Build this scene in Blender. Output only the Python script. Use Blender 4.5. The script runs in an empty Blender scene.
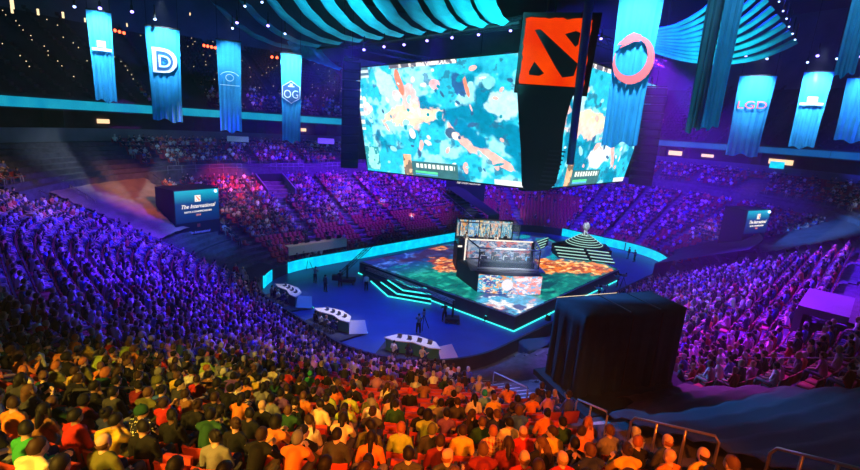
import bpy, bmesh, math, random
import numpy as np
from mathutils import Vector, Matrix
random.seed(7); rng = np.random.default_rng(7)
SC = bpy.context.scene; COL = SC.collection
PI = math.pi
V = Vector

# ------------------------------------------------------------------ camera
HAZE = .0013
EYE = 16.0; FPX = 464.0
PITCH = math.radians(13.2); ROLL = math.radians(3.8)
CF = V((0, math.cos(PITCH), -math.sin(PITCH)))
_r = V((1, 0, 0)); _u = _r.cross(CF)
CR = _r*math.cos(ROLL) + _u*math.sin(ROLL); CU = -_r*math.sin(ROLL) + _u*math.cos(ROLL)
CAM = V((0, 0, EYE))
def ray(u, v): return ((u-430)*CR - (v-235)*CU + FPX*CF).normalized()
def at(u, v, z): d = ray(u, v); return CAM + d*((z-EYE)/d.z)
def at_dist(u, v, D): d = ray(u, v); return CAM + d*(D/math.hypot(d.x, d.y))
def proj(P):
    d = V(P)-CAM; w = d.dot(CF)
    return (430+FPX*d.dot(CR)/w, 235-FPX*d.dot(CU)/w) if w > .1 else (-999, -999)
cd = bpy.data.cameras.new('camera'); cam = bpy.data.objects.new('camera', cd); COL.objects.link(cam)
cd.sensor_width = 36; cd.lens = 36*FPX/860; cd.clip_start = .1; cd.clip_end = 400
m = Matrix((CR, CU, -CF)).transposed().to_4x4(); m.translation = CAM; cam.matrix_world = m
SC.camera = cam
# rink axes: a along the long side, b across
TH = math.radians(46)
AX = V((math.cos(TH), math.sin(TH), 0)); BX = V((math.sin(TH), -math.cos(TH), 0))
def W(s, t, z=0): return AX*s + BX*t + V((0, 0, z))
def ST(P): return P.dot(AX), P.dot(BX)

# ------------------------------------------------------------------ materials
def nt(name):
    m = bpy.data.materials.new(name); m.use_nodes = True
    return m, m.node_tree.nodes, m.node_tree.links, m.node_tree.nodes['Principled BSDF']
def mat(name, col, rough=.7, metal=0, noise=0, scale=6, spec=.3, bump=0):
    m, N, L, b = nt(name)
    b.inputs['Base Color'].default_value = (*col, 1); b.inputs['Roughness'].default_value = rough
    b.inputs['Metallic'].default_value = metal; b.inputs['Specular IOR Level'].default_value = spec
    if noise or bump:
        tc = N.new('ShaderNodeTexCoord'); n = N.new('ShaderNodeTexNoise'); n.inputs['Scale'].default_value = scale; n.inputs['Detail'].default_value = 5
        L.new(tc.outputs['Object'], n.inputs['Vector'])
        if noise:
            r = N.new('ShaderNodeValToRGB'); r.color_ramp.elements[0].position = .3; r.color_ramp.elements[1].position = .72
            r.color_ramp.elements[0].color = (*[c*(1-noise) for c in col], 1); r.color_ramp.elements[1].color = (*[min(1, c*(1+noise)) for c in col], 1)
            L.new(n.outputs['Fac'], r.inputs['Fac']); L.new(r.outputs['Color'], b.inputs['Base Color'])
        if bump:
            bp = N.new('ShaderNodeBump'); bp.inputs['Strength'].default_value = bump; L.new(n.outputs['Fac'], bp.inputs['Height']); L.new(bp.outputs['Normal'], b.inputs['Normal'])
    return m
def attr_mat(name, rough=.75, emit=0, base=True):
    m, N, L, b = nt(name)
    a = N.new('ShaderNodeAttribute'); a.attribute_name = 'Col'
    if base: L.new(a.outputs['Color'], b.inputs['Base Color'])
    else: b.inputs['Base Color'].default_value = (.01, .01, .015, 1)
    b.inputs['Roughness'].default_value = rough
    if emit:
        L.new(a.outputs['Color'], b.inputs['Emission Color']); b.inputs['Emission Strength'].default_value = emit
    return m
def emis(name, col, st, noise=None, scale=5):
    m, N, L, b = nt(name)
    b.inputs['Base Color'].default_value = (*[c*.1 for c in col], 1)
    b.inputs['Emission Color'].default_value = (*col, 1); b.inputs['Emission Strength'].default_value = st
    if noise:
        tc = N.new('ShaderNodeTexCoord'); n = N.new('ShaderNodeTexNoise'); n.inputs['Scale'].default_value = scale; n.inputs['Detail'].default_value = 6
        r = N.new('ShaderNodeValToRGB'); r.color_ramp.elements[0].position = .35; r.color_ramp.elements[1].position = .7
        r.color_ramp.elements[0].color = (*col, 1); r.color_ramp.elements[1].color = (*noise, 1)
        L.new(tc.outputs['Object'], n.inputs['Vector']); L.new(n.outputs['Fac'], r.inputs['Fac']); L.new(r.outputs['Color'], b.inputs['Emission Color'])
    return m
M = {}
M['concrete'] = mat('concrete', (.16, .15, .17), .85, noise=.25, scale=1.5)
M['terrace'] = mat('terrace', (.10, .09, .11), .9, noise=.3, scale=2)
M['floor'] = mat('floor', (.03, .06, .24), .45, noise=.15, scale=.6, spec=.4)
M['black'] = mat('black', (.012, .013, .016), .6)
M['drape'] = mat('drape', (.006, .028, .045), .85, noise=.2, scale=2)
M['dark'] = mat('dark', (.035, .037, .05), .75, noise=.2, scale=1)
M['wall'] = mat('wall', (.17, .17, .20), .85, noise=.15, scale=.5)
M['upper'] = mat('upper_concrete', (.11, .12, .17), .9, noise=.2, scale=.4)
M['suite'] = mat('suite', (.05, .035, .03), .8, noise=.3, scale=.6)
M['roof'] = mat('roof', (.02, .022, .035), .9)
M['steel'] = mat('steel', (.45, .45, .48), .35, .9)
M['brass'] = mat('brass', (.62, .5, .4), .35, .8)
M['grey'] = mat('grey', (.3, .3, .33), .6)
M['white'] = mat('white', (.75, .74, .72), .6)
M['step'] = mat('step', (.55, .55, .62), .8, noise=.1)
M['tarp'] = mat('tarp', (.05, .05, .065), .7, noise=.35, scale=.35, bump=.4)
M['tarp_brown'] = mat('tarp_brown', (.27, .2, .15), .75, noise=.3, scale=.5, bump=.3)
M['led_cyan'] = emis('led_cyan', (.0, .46, .80), 1.05, (.0, .72, .92), 1.2)
M['ribbon'] = emis('ribbon', (.0, .30, .52), .75, (.01, .42, .60), .6)
M['ribbon_dim'] = emis('ribbon_dim', (.0, .10, .38), .6, (.01, .16, .45), .6)
M['glow'] = emis('glow', (.04, .85, .80), 1.3)
M['glow_w'] = emis('glow_w', (.5, .95, .8), .75)
M['lamp'] = emis('lamp', (.35, .5, 1), 5)
M['lamp_v'] = emis('lamp_v', (.28, .2, 1), 7)
M['lamp_red'] = emis('lamp_red', (1, .08, .03), 6)
M['lamp_warm'] = emis('lamp_warm', (1, .75, .4), 1.3)
M['warm_room'] = emis('warm_room', (1, .62, .33), 1.2)
M['seat_red'] = mat('seat_red', (.62, .07, .035), .6, noise=.1)
M['seat_dark'] = mat('seat_dark', (.05, .05, .055), .6)
M['screen_px'] = attr_mat('screen_px', .35, 1.0, False)
M['attr'] = attr_mat('attr')
M['eye'] = mat('eye', (.02, .02, .02), .2)
M['shoe'] = mat('shoe', (.08, .08, .09), .6)
M['banner'] = mat('banner', (.03, .40, .78), .8, noise=.12, scale=1.0)
M['banner_dark'] = mat('banner_dark', (.03, .22, .32), .8, noise=.15, scale=1)
M['fabric'] = mat('fabric', (.04, .50, .58), .8, noise=.45, scale=.55)
M['logo_w'] = mat('logo_w', (.9, .95, 1), .6)
M['logo_blue'] = mat('logo_blue', (.02, .10, .30), .6)
M['logo_r'] = mat('logo_r', (1, .16, .18), .6)
M['sign_w'] = emis('sign_w', (.9, .82, .68), 1.1)
M['sign_r'] = emis('sign_r', (.9, .28, .16), .9)
M['sign_reflect'] = emis('sign_reflect', (.08, .12, 1), .7)
M['phone'] = emis('phone', (.6, .75, 1), 1.5)
def glassm():
    m, N, L, b = nt('glass'); b.inputs['Roughness'].default_value = .05; b.inputs['Base Color'].default_value = (.55, .75, .85, 1)
    b.inputs['Alpha'].default_value = .18
    return m
M['glass'] = glassm()

# ------------------------------------------------------------------ mesh builder
class MB:
    def __init__(s): s.v = []; s.f = []; s.mi = []
    def add(s, vs, fs, mi=0):
        o = len(s.v); s.v += [tuple(p) for p in vs]; s.f += [tuple(i+o for i in f) for f in fs]; s.mi += [mi]*len(fs); return s
    def box(s, c, size, rz=0, mi=0, mx=None):
        x, y, z = [k/2 for k in size]; cz, sz = math.cos(rz), math.sin(rz)
        vs = []
        for dx, dy, dz in ((-x, -y, -z), (x, -y, -z), (x, y, -z), (-x, y, -z), (-x, -y, z), (x, -y, z), (x, y, z), (-x, y, z)):
            p = V((dx*cz-dy*sz, dx*sz+dy*cz, dz))
            if mx: p = mx @ V((dx, dy, dz))
            vs.append(V(c)+p)
        return s.add(vs, [(0, 3, 2, 1), (4, 5, 6, 7), (0, 1, 5, 4), (1, 2, 6, 5), (2, 3, 7, 6), (3, 0, 4, 7)], mi)
    def prism(s, poly, z0, z1, mi=0):     # poly: list of (x,y)
        n = len(poly); vs = [(p[0], p[1], z0) for p in poly]+[(p[0], p[1], z1) for p in poly]
        fs = [tuple(range(n-1, -1, -1)), tuple(range(n, 2*n))]+[(i, (i+1) % n, n+(i+1) % n, n+i) for i in range(n)]
        return s.add(vs, fs, mi)
    def hexa(s, q, thick):                # quad in space given depth along its normal
        q = [V(p) for p in q]; n = (q[1]-q[0]).cross(q[3]-q[0]).normalized()*thick
        return s.add(q+[p+n for p in q], [(3, 2, 1, 0), (4, 5, 6, 7), (0, 1, 5, 4), (1, 2, 6, 5), (2, 3, 7, 6), (3, 0, 4, 7)])
    def tube(s, pts, r, n=8, mi=0, cap=True):
        pts = [V(p) for p in pts]; rs = r if isinstance(r, (list, tuple)) else [r]*len(pts)
        rings = []; prev = None
        for i, p in enumerate(pts):
            d = (pts[min(i+1, len(pts)-1)]-pts[max(i-1, 0)])
            d = d.normalized() if d.length > 1e-9 else V((0, 0, 1))
            x = (prev - d*prev.dot(d)) if prev else (V((1, 0, 0)) if abs(d.x) < .9 else V((0, 1, 0))).cross(d)
            x.normalize(); prev = x; y = d.cross(x)
            rx, ry = rs[i] if isinstance(rs[i], (list, tuple)) else (rs[i], rs[i])
            rings.append([p+x*math.cos(a)*rx+y*math.sin(a)*ry for a in [2*PI*k/n for k in range(n)]])
        vs = [v for R in rings for v in R]; fs = []
        for i in range(len(pts)-1):
            for k in range(n): fs.append((i*n+k, i*n+(k+1) % n, (i+1)*n+(k+1) % n, (i+1)*n+k))
        if cap: fs += [tuple(range(n-1, -1, -1)), tuple(range((len(pts)-1)*n, len(pts)*n))]
        return s.add(vs, fs, mi)
    def rings(s, data, n=12, mi=0):       # horizontal ellipses (cx,cy,z,rx,ry)
        vs = []
        for cx, cy, z, rx, ry in data: vs += [(cx+rx*math.cos(2*PI*k/n), cy+ry*math.sin(2*PI*k/n), z) for k in range(n)]
        fs = [(i*n+k, i*n+(k+1) % n, (i+1)*n+(k+1) % n, (i+1)*n+k) for i in range(len(data)-1) for k in range(n)]
        fs += [tuple(range(n-1, -1, -1)), tuple(range((len(data)-1)*n, len(data)*n))]
        return s.add(vs, fs, mi)
    def ball(s, c, r, n=8, mi=0):
        r = r if isinstance(r, (tuple, list)) else (r, r, r)
        m_ = max(4, n//2+1)
        return s.rings([(c[0], c[1], c[2]-r[2]*math.cos(PI*(i+.15)/(m_+.3)), r[0]*math.sin(PI*(i+.15)/(m_+.3)), r[1]*math.sin(PI*(i+.15)/(m_+.3))) for i in range(m_+1)], n, mi)
    def data(s, name, mats, smooth=False):
        me = bpy.data.meshes.new(name); me.from_pydata(s.v, [], s.f)
        for mm in (mats if isinstance(mats, (list, tuple)) else [mats]): me.materials.append(mm)
        me.polygons.foreach_set('material_index', s.mi)
        if smooth: me.polygons.foreach_set('use_smooth', [True]*len(me.polygons))
        me.update(); return me
    def build(s, name, mats, parent=None, smooth=False, bevel=0):
        return link(name, s.data(name, mats, smooth), parent, bevel)
def link(name, me, parent=None, bevel=0):
    o = bpy.data.objects.new(name, me); COL.objects.link(o)
    if parent: o.parent = parent
    if bevel:
        b = o.modifiers.new('b', 'BEVEL'); b.width = bevel; b.segments = 2; b.limit_method = 'ANGLE'
    return o
def tag(o, label=None, cat=None, group=None, kind=None):
    if label: o['label'] = label
    if cat: o['category'] = cat
    if group: o['group'] = group
    if kind: o['kind'] = kind
    return o
def thing(name, label, cat, loc=(0, 0, 0), rz=0, group=None):
    o = bpy.data.objects.new(name, None); COL.objects.link(o); o.location = loc; o.rotation_euler = (0, 0, rz)
    o.empty_display_size = .1
    return tag(o, label, cat, group)
def dup(root, loc, rz, label=None, group=None, mats=None):
    r = root.copy(); COL.objects.link(r); r.location = loc; r.rotation_euler = (0, 0, rz)
    if label: r['label'] = label
    if group: r['group'] = group
    for ch in root.children:
        c = ch.copy(); COL.objects.link(c); c.parent = r
        for g in ch.children:
            d = g.copy(); COL.objects.link(d); d.parent = c
    return r
def text_mb(txt, size, name, material, parent, mtx, extrude=.01, shear=0, sx=1):
    cu = bpy.data.curves.new(name, 'FONT'); cu.body = txt; cu.size = size; cu.extrude = extrude; cu.align_x = 'CENTER'; cu.align_y = 'CENTER'; cu.shear = shear; cu.resolution_u = 4
    to = bpy.data.objects.new('tmp', cu); COL.objects.link(to)
    dg = bpy.context.evaluated_depsgraph_get(); me = bpy.data.meshes.new_from_object(to.evaluated_get(dg)); bpy.data.objects.remove(to)
    me.name = name; me.materials.clear(); me.materials.append(material)
    me.transform(mtx @ Matrix.Diagonal((sx, 1, 1, 1)))
    return link(name, me, parent)
def frame_m(o, x, y):       # matrix with given origin and x/y axes, z = outward normal
    x = V(x).normalized(); z = x.cross(V(y)).normalized(); y = z.cross(x)
    m = Matrix((x, y, z)).transposed().to_4x4(); m.translation = o; return m
def spot(name, loc, target, col, power, angle=40, blend=.6, size=.3):
    l = bpy.data.lights.new(name, 'SPOT'); l.color = col; l.energy = power; l.spot_size = math.radians(angle); l.spot_blend = blend; l.shadow_soft_size = size
    o = bpy.data.objects.new(name, l); COL.objects.link(o); o.location = loc
    o.rotation_euler = (V(target)-V(loc)).to_track_quat('-Z', 'Y').to_euler(); return o
def col_mesh(name, verts, faces, cols_per_face, material):
    me = bpy.data.meshes.new(name); verts = np.asarray(verts, np.float32); faces = np.asarray(faces, np.int32)
    nf, k = faces.shape
    me.vertices.add(len(verts)); me.vertices.foreach_set('co', verts.ravel())
    me.loops.add(nf*k); me.loops.foreach_set('vertex_index', faces.ravel())
    me.polygons.add(nf); me.polygons.foreach_set('loop_start', np.arange(0, nf*k, k, dtype=np.int32))
    me.update(calc_edges=True)
    a = me.attributes.new('Col', 'FLOAT_COLOR', 'FACE')
    c = np.ones((nf, 4), np.float32); c[:, :3] = cols_per_face; a.data.foreach_set('color', c.ravel())
    me.materials.append(material); me.validate(); return me

# ------------------------------------------------------------------ bowl geometry
S0, S1, T0, T1, RR = 17., 68., -43., -17., 8.5
ARC = RR*PI/2
SEG = [('l', 9.), ('a', ARC), ('l', 34.), ('a', ARC), ('l', 9.), ('a', ARC), ('l', 34.), ('a', ARC)]
QT = sum(x[1] for x in SEG)
_start = [((S0, -34.5), (0, 1), (-1, 0)), ((25.5, -25.5), 180), ((25.5, T1), (1, 0), (0, 1)), ((59.5, -25.5), 90), ((S1, -25.5), (0, -1), (1, 0)), ((59.5, -34.5), 0), ((59.5, T0), (-1, 0), (0, -1)), ((25.5, -34.5), -90)]
def rim(q):          # -> (s,t) on the rim, outward normal, curvature radius (0 = straight)
    q = q % QT
    for (k, L), st in zip(SEG, _start):
        if q <= L+1e-9:
            if k == 'l': return (st[0][0]+st[1][0]*q, st[0][1]+st[1][1]*q), st[2], 0
            a = math.radians(st[1]) - q/RR
            n = (math.cos(a), math.sin(a)); return (st[0][0]+RR*n[0], st[0][1]+RR*n[1]), n, RR
        q -= L
    return rim(0)
def P(q, d, z=0):
    (s, t), n, _ = rim(q); return W(s+n[0]*d, t+n[1]*d, z)
def NW(q): n = rim(q)[1]; return W(n[0], n[1])
RD, RH, Z0 = .85, .40, -.25
NROW = 27; NEARROW = 30; BUMP = .95
def farq(q): return q is None or 22.5 < q % 139.42 < 135.2
def rowz(k, q=None): return Z0+RH*(k+1)+(BUMP if k >= 20 and farq(q) else 0)
def surf(d, q=None): return rowz(math.floor(max(d, 0)/RD), q)
TARP_L = (129.7, 134.2); TARP_R = (17.4, 19.6)
def sector_mesh(prof, q0, q1, step=.8):
    n = max(2, int(abs(q1-q0)/step)+1); mb = MB(); vs = []; fs = []; m_ = len(prof)
    for i in range(n):
        q = q0+(q1-q0)*i/(n-1)
        for d, z in prof: vs.append(P(q, d, z))
    for i in range(n-1):
        for j in range(m_-1): fs.append((i*m_+j, i*m_+j+1, (i+1)*m_+j+1, (i+1)*m_+j))
    return mb.add(vs, fs)

# floor, terraces, walls
mb = MB(); mb.box(W(43, -30, -.1), (150, 150, .2), TH); fl = mb.build('floor', M['floor']); tag(fl, kind='structure')
prof = [(0, 0), (0, .1)]
for k in range(NROW): prof += [(k*RD, rowz(k)), ((k+1)*RD, rowz(k))]
prof += [(NROW*RD, rowz(NROW)), (NROW*RD+1.7, rowz(NROW))]
tag(sector_mesh(prof, 22.5, 135.2).build('seating_terrace', M['terrace']), kind='structure')
prof = [(0, 0), (0, .1)]
for k in range(NEARROW): prof += [(k*RD, rowz(k, 0)), ((k+1)*RD, rowz(k, 0))]
tag(sector_mesh(prof, 135.2, QT+22.5).build('seating_terrace', M['terrace']), kind='structure')
DT = NROW*RD+1.7; ZT = rowz(NROW)            # 24.65, 12.06
prof = [(-.12, 0), (-.12, 1.15), (.05, 1.15), (.05, 0)]
tag(sector_mesh(prof, 0, QT).build('wall_rink', M['dark']), kind='structure')
UQ0, UQ1 = 24.5, 134.6
tag(sector_mesh([(DT, ZT), (DT, 13.3), (DT+.3, 13.3), (DT+.3, 12.9), (DT+3.5, 12.9), (DT+3.5, 15.1), (DT-.1, 15.1)], UQ0, UQ1).build('wall_concourse', M['wall']), kind='structure')
tag(sector_mesh([(DT+3.4, 12.95), (DT+3.4, 15.1)], UQ0, UQ1).build('wall_suites', M['suite']), kind='structure')
up = [(DT-.1, 15.1), (DT-.1, 16.5), (DT+.1, 16.5), (DT+.1, 16.2)]
for k in range(20): up += [(DT+.1+k*.85, 16.2+.55*k), (DT+.1+(k+1)*.85, 16.2+.55*k)]
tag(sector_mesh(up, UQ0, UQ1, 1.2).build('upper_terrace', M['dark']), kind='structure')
DU = DT+.1+20*.85
tag(sector_mesh([(DU, 26), (DU+1, 40)], UQ0, UQ1, 2).build('wall_upper', M['upper']), kind='structure')
mb = MB(); mb.box(W(43, -30, 40), (170, 170, .3), TH); tag(mb.build('ceiling', M['roof']), kind='structure')
# suite partitions: structural piers with warm-lit rooms
qs = [UQ0+1+i*4.2 for i in range(26)]
for i, q in enumerate(qs):
    mb = MB(); n = NW(q); mb.box(P(q, DT+1.9, 14.0), (3.0, .35, 2.2), math.atan2(n.y, n.x)); tag(mb.build('pillar', M['suite']), kind='structure')
def room(u, v, w, h=.9):
    # lit room on the suite wall where the sight line meets it
    best = None
    for k in range(0, 1400):
        q = UQ0+(UQ1-UQ0)*k/1400; p = P(q, DT+3.25, 14.2); uu, vv = proj(p)
        if best is None or abs(uu-u) < best[0]: best = (abs(uu-u), q)
    q = best[1]; n = NW(q); mb = MB()
    mb.box(P(q, DT+3.2, 14.0), (.1, w, h), math.atan2(n.y, n.x)); return mb
for i, (u, v, w, lab) in enumerate([(678, 147, 3.2, 'warm lit suite window beside the dark folded banner, under the ribbon'), (782, 150, 3.6, 'warm lit suite window beneath the bright banner with white glare'), (708, 150, 2, 'small warm suite window between the dark banners and pale banner'), (104, 126, 1.4, 'small warm light in the dark suite level below the glaring banner'), (305, 130, 1.6, 'dim warm suite window beside the hexagon logo banner')]):
    tag(room(u, v, w, .8 if w > 2 else .5).build('suite_light', M['warm_room']), lab, 'window', 'warm lit suites')
# ribbon display: one continuous display around the upper fascia, seams as separate panels
for i in range(11):
    a = UQ0+(UQ1-UQ0)*i/11; b = UQ0+(UQ1-UQ0)*(i+1)/11
    mb = sector_mesh([(DT-.16, 15.25), (DT-.3, 15.25), (DT-.3, 16.2), (DT-.16, 16.2), (DT-.16, 15.25)], a, b-.05)
    o = mb.build('ribbon_display', M['ribbon'] if a > 76 else M['ribbon_dim'])
    u, v = proj(P((a+b)/2, DT, 15.8))
    place = ('above the far seats behind the hanging cube', 'above the tarped corner at the far edge', )
    tag(o, 'cyan ribbon display on the balcony front, %s segment from the cut corner banner' % ['eleventh', 'tenth', 'ninth', 'eighth', 'seventh', 'sixth', 'fifth', 'fourth', 'third', 'second', 'first'][i], 'display', 'ribbon display around the upper balcony')
# rink side LED boards
def board(q0, q1, lab):
    mb = sector_mesh([(-.14, .08), (-.26, .08), (-.26, 1.3), (-.14, 1.3), (-.14, .08)], q0, q1, .6)
    t = thing('led_board', lab, 'display', group='cyan boards around the rink')
    mb.build('display_face', M['led_cyan'], t)
    sector_mesh([(-.14, 1.3), (-.28, 1.3), (-.28, 1.38), (-.1, 1.38), (-.1, 1.3)], q0, q1, .6).build('top_rail', M['black'], t)
board(122.3, 128.6, 'cyan LED rink board behind the camera crew at the platform end')
board(112.2, 122.2, 'cyan LED rink board behind the camera crane, below the empty seats')
board(100.5, 112.1, 'cyan LED rink board running behind the stage up to the players booth')
board(90.5, 100.4, 'cyan LED rink board hidden partly by the players booth')
board(131.4, 133.6, 'short cyan LED board by the curved rink corner under the blue crowd')
board(69.8, 80, 'cyan LED rink board beyond the upper players booth')
board(64.6, 69.6, 'cyan LED rink board behind the trophy pedestal steps')
board(60.9, 64.5, 'cyan LED rink board curving beside the standing crew')
board(58.6, 60.7, 'short cyan LED board at the end by the ramp')

# ------------------------------------------------------------------ tarps over closed seats
def tarp(q0, q1, d0, d1, lab, m_, name='seat_tarp'):
    n = 30; k = int((d1-d0)/.28); vs = []; fs = []
    for i in range(n+1):
        for j in range(k+1):
            d = d0+(d1-d0)*j/k; ph = (d/RD) % 1
            qa = q0(d) if callable(q0) else q0; qb = q1(d) if callable(q1) else q1; q = qa+(qb-qa)*i/n
            z = Z0+RH*(d/RD+.5)+.62+.07*math.cos(2*PI*(ph-.35))+.03*math.sin(i*1.1+j*.7)
            vs.append(P(q, d, z))
    for i in range(n):
        for j in range(k): fs.append((i*(k+1)+j, i*(k+1)+j+1, (i+1)*(k+1)+j+1, (i+1)*(k+1)+j))
    o = MB().add(vs, fs).build(name, m_, None, True); s = o.modifiers.new('s', 'SOLIDIFY'); s.thickness = .02
    return tag(o, lab, 'tarp')
tarp(lambda d: 18.33-.75*min(1, max(0, (d-15.3)/1.2)), lambda d: 19.45+max(0, d-15)*.13, 9, 25.6, 'dark blue tarpaulin covering the closed seats below the purple crowd', M['tarp'])
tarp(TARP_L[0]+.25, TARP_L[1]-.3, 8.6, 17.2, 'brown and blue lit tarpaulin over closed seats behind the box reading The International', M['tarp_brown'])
tarp(57.3, 61.2, 8.6, 18.4, 'bright blue lit tarpaulin over closed seats behind the display box with tilted screen', M['tarp'])

# ------------------------------------------------------------------ people
SKINS = [mat('skin_%s' % n, c, .55) for n, c in (('pale', (.72, .46, .34)), ('tan', (.60, .35, .23)), ('brown', (.36, .19, .11)), ('deep', (.16, .08, .05)))]
HAIRC = {'black': (.012, .010, .010), 'dark brown': (.045, .022, .014), 'brown': (.13, .06, .03), 'ginger': (.42, .13, .04), 'blond': (.50, .33, .14), 'grey': (.35, .33, .32)}  # the orange-brown entry puts the warm light's tint into the hair colour
HAIRM = {k: mat('hair_'+k.replace(' ', '_'), c, .6) for k, c in HAIRC.items()}
CLO = {'black': (.012, .012, .014), 'white': (.78, .76, .72), 'orange': (.85, .27, .04), 'red': (.62, .03, .02), 'dark red': (.22, .015, .02), 'yellow': (.82, .55, .06), 'cream': (.80, .70, .45),
       'olive green': (.15, .15, .035), 'dark green': (.02, .09, .04), 'green': (.05, .42, .10), 'lime green': (.42, .60, .08), 'grey': (.24, .24, .25), 'charcoal': (.06, .06, .065), 'navy': (.025, .035, .12),
       'blue': (.05, .14, .55), 'light blue': (.18, .50, .75), 'teal': (.02, .42, .42), 'brown': (.32, .14, .05), 'purple': (.20, .08, .34), 'pink': (.80, .30, .32), 'salmon': (.82, .32, .22)}
CLOM = {k: mat('cloth_'+k.replace(' ', '_'), c, .85, noise=.08, scale=9) for k, c in CLO.items()}
def plaid():
    m, N, L, b = nt('cloth_plaid'); tc = N.new('ShaderNodeTexCoord'); sp = N.new('ShaderNodeSeparateXYZ'); L.new(tc.outputs['Object'], sp.inputs[0])
    outs = []
    for ax in ('X', 'Z'):
        mu = N.new('ShaderNodeMath'); mu.operation = 'MULTIPLY'; mu.inputs[1].default_value = 16; L.new(sp.outputs[ax], mu.inputs[0])
        fr = N.new('ShaderNodeMath'); fr.operation = 'FRACT'; L.new(mu.outputs[0], fr.inputs[0])
        gt = N.new('ShaderNodeMath'); gt.operation = 'GREATER_THAN'; gt.inputs[1].default_value = .6; L.new(fr.outputs[0], gt.inputs[0]); outs.append(gt)
    ad = N.new('ShaderNodeMath'); ad.operation = 'ADD'; L.new(outs[0].outputs[0], ad.inputs[0]); L.new(outs[1].outputs[0], ad.inputs[1])
    hv = N.new('ShaderNodeMath'); hv.operation = 'MULTIPLY'; hv.inputs[1].default_value = .5; L.new(ad.outputs[0], hv.inputs[0])
    r = N.new('ShaderNodeValToRGB'); r.color_ramp.elements[0].color = (.85, .55, .25, 1); r.color_ramp.elements[1].color = (.45, .03, .02, 1)
    L.new(hv.outputs[0], r.inputs[0]); L.new(r.outputs[0], b.inputs['Base Color']); b.inputs['Roughness'].default_value = .85; return m
def starred():
    m, N, L, b = nt('cloth_stars_and_stripes'); tc = N.new('ShaderNodeTexCoord'); sp = N.new('ShaderNodeSeparateXYZ'); L.new(tc.outputs['Object'], sp.inputs[0])
    v = N.new('ShaderNodeTexVoronoi'); v.inputs['Scale'].default_value = 17; v.inputs['Randomness'].default_value = .15; L.new(tc.outputs['Object'], v.inputs['Vector'])
    lt = N.new('ShaderNodeMath'); lt.operation = 'LESS_THAN'; lt.inputs[1].default_value = .33; L.new(v.outputs['Distance'], lt.inputs[0])
    mx = N.new('ShaderNodeMix'); mx.data_type = 'RGBA'; mx.inputs['A'].default_value = (.015, .02, .05, 1); mx.inputs['B'].default_value = (.8, .78, .5, 1); L.new(lt.outputs[0], mx.inputs['Factor'])
    mu = N.new('ShaderNodeMath'); mu.operation = 'MULTIPLY'; mu.inputs[1].default_value = 11; L.new(sp.outputs['Z'], mu.inputs[0]); fr = N.new('ShaderNodeMath'); fr.operation = 'FRACT'; L.new(mu.outputs[0], fr.inputs[0])
    g = N.new('ShaderNodeMath'); g.operation = 'GREATER_THAN'; g.inputs[1].default_value = .5; L.new(fr.outputs[0], g.inputs[0])
    m2 = N.new('ShaderNodeMix'); m2.data_type = 'RGBA'; m2.inputs['A'].default_value = (.6, .03, .02, 1); m2.inputs['B'].default_value = (.8, .75, .65, 1); L.new(g.outputs[0], m2.inputs['Factor'])
    z = N.new('ShaderNodeMath'); z.operation = 'GREATER_THAN'; z.inputs[1].default_value = .80; L.new(sp.outputs['Z'], z.inputs[0])
    m3 = N.new('ShaderNodeMix'); m3.data_type = 'RGBA'; L.new(z.outputs[0], m3.inputs['Factor']); L.new(m2.outputs['Result'], m3.inputs['A']); L.new(mx.outputs['Result'], m3.inputs['B'])
    L.new(m3.outputs['Result'], b.inputs['Base Color']); b.inputs['Roughness'].default_value = .85; return m
CLOM['red and yellow plaid'] = plaid(); CLOM['star and stripe print'] = starred()
def remesh(mb, voxel, name, mats, smooth_it=3):
    me = mb.data('tmp', mats); o = link('tmp', me)
    r = o.modifiers.new('r', 'REMESH'); r.mode = 'VOXEL'; r.voxel_size = voxel; r.use_smooth_shade = True
    s = o.modifiers.new('s', 'SMOOTH'); s.iterations = smooth_it; s.factor = .5
    dg = bpy.context.evaluated_depsgraph_get(); out = bpy.data.meshes.new_from_object(o.evaluated_get(dg)); bpy.data.objects.remove(o)
    out.name = name; out.materials.clear()
    for x in (mats if isinstance(mats, list) else [mats]): out.materials.append(x)
    out.polygons.foreach_set('use_smooth', [True]*len(out.polygons)); return out
def append_mesh(me, mb, idx):
    bm = bmesh.new(); bm.from_mesh(me); vs = [bm.verts.new(v) for v in mb.v]
    for f in mb.f:
        ff = bm.faces.new([vs[i] for i in f]); ff.material_index = idx; ff.smooth = True
    bm.to_mesh(me); bm.free()
def lerp(a, b, t): return V(a)*(1-t)+V(b)*t
def hand(mb, wrist, d, palm_n, side):      # palm plus five fingers, curled towards the palm side
    d = V(d).normalized(); pn = V(palm_n); pn = (pn-d*pn.dot(d)).normalized(); x = d.cross(pn)*side; w = V(wrist)
    mb.tube([w, w+d*.04, w+d*.085], [(.026, .020), (.036, .016), (.038, .014)], 8)
    for i, (off, ln) in enumerate(((-.029, .066), (-.010, .076), (.010, .070), (.028, .054))):
        b0 = w+d*.078+x*off; mb.tube([b0, b0+d*ln*.45+pn*.008, b0+d*ln*.8+pn*.028, b0+d*ln*.85+pn*.05], [.0105, .010, .0095, .008], 6)
    t0 = w+d*.025-x*.03; mb.tube([t0, t0-x*.024+d*.02+pn*.012, t0-x*.026+d*.052+pn*.03], [.013, .0115, .009], 6)
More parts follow.
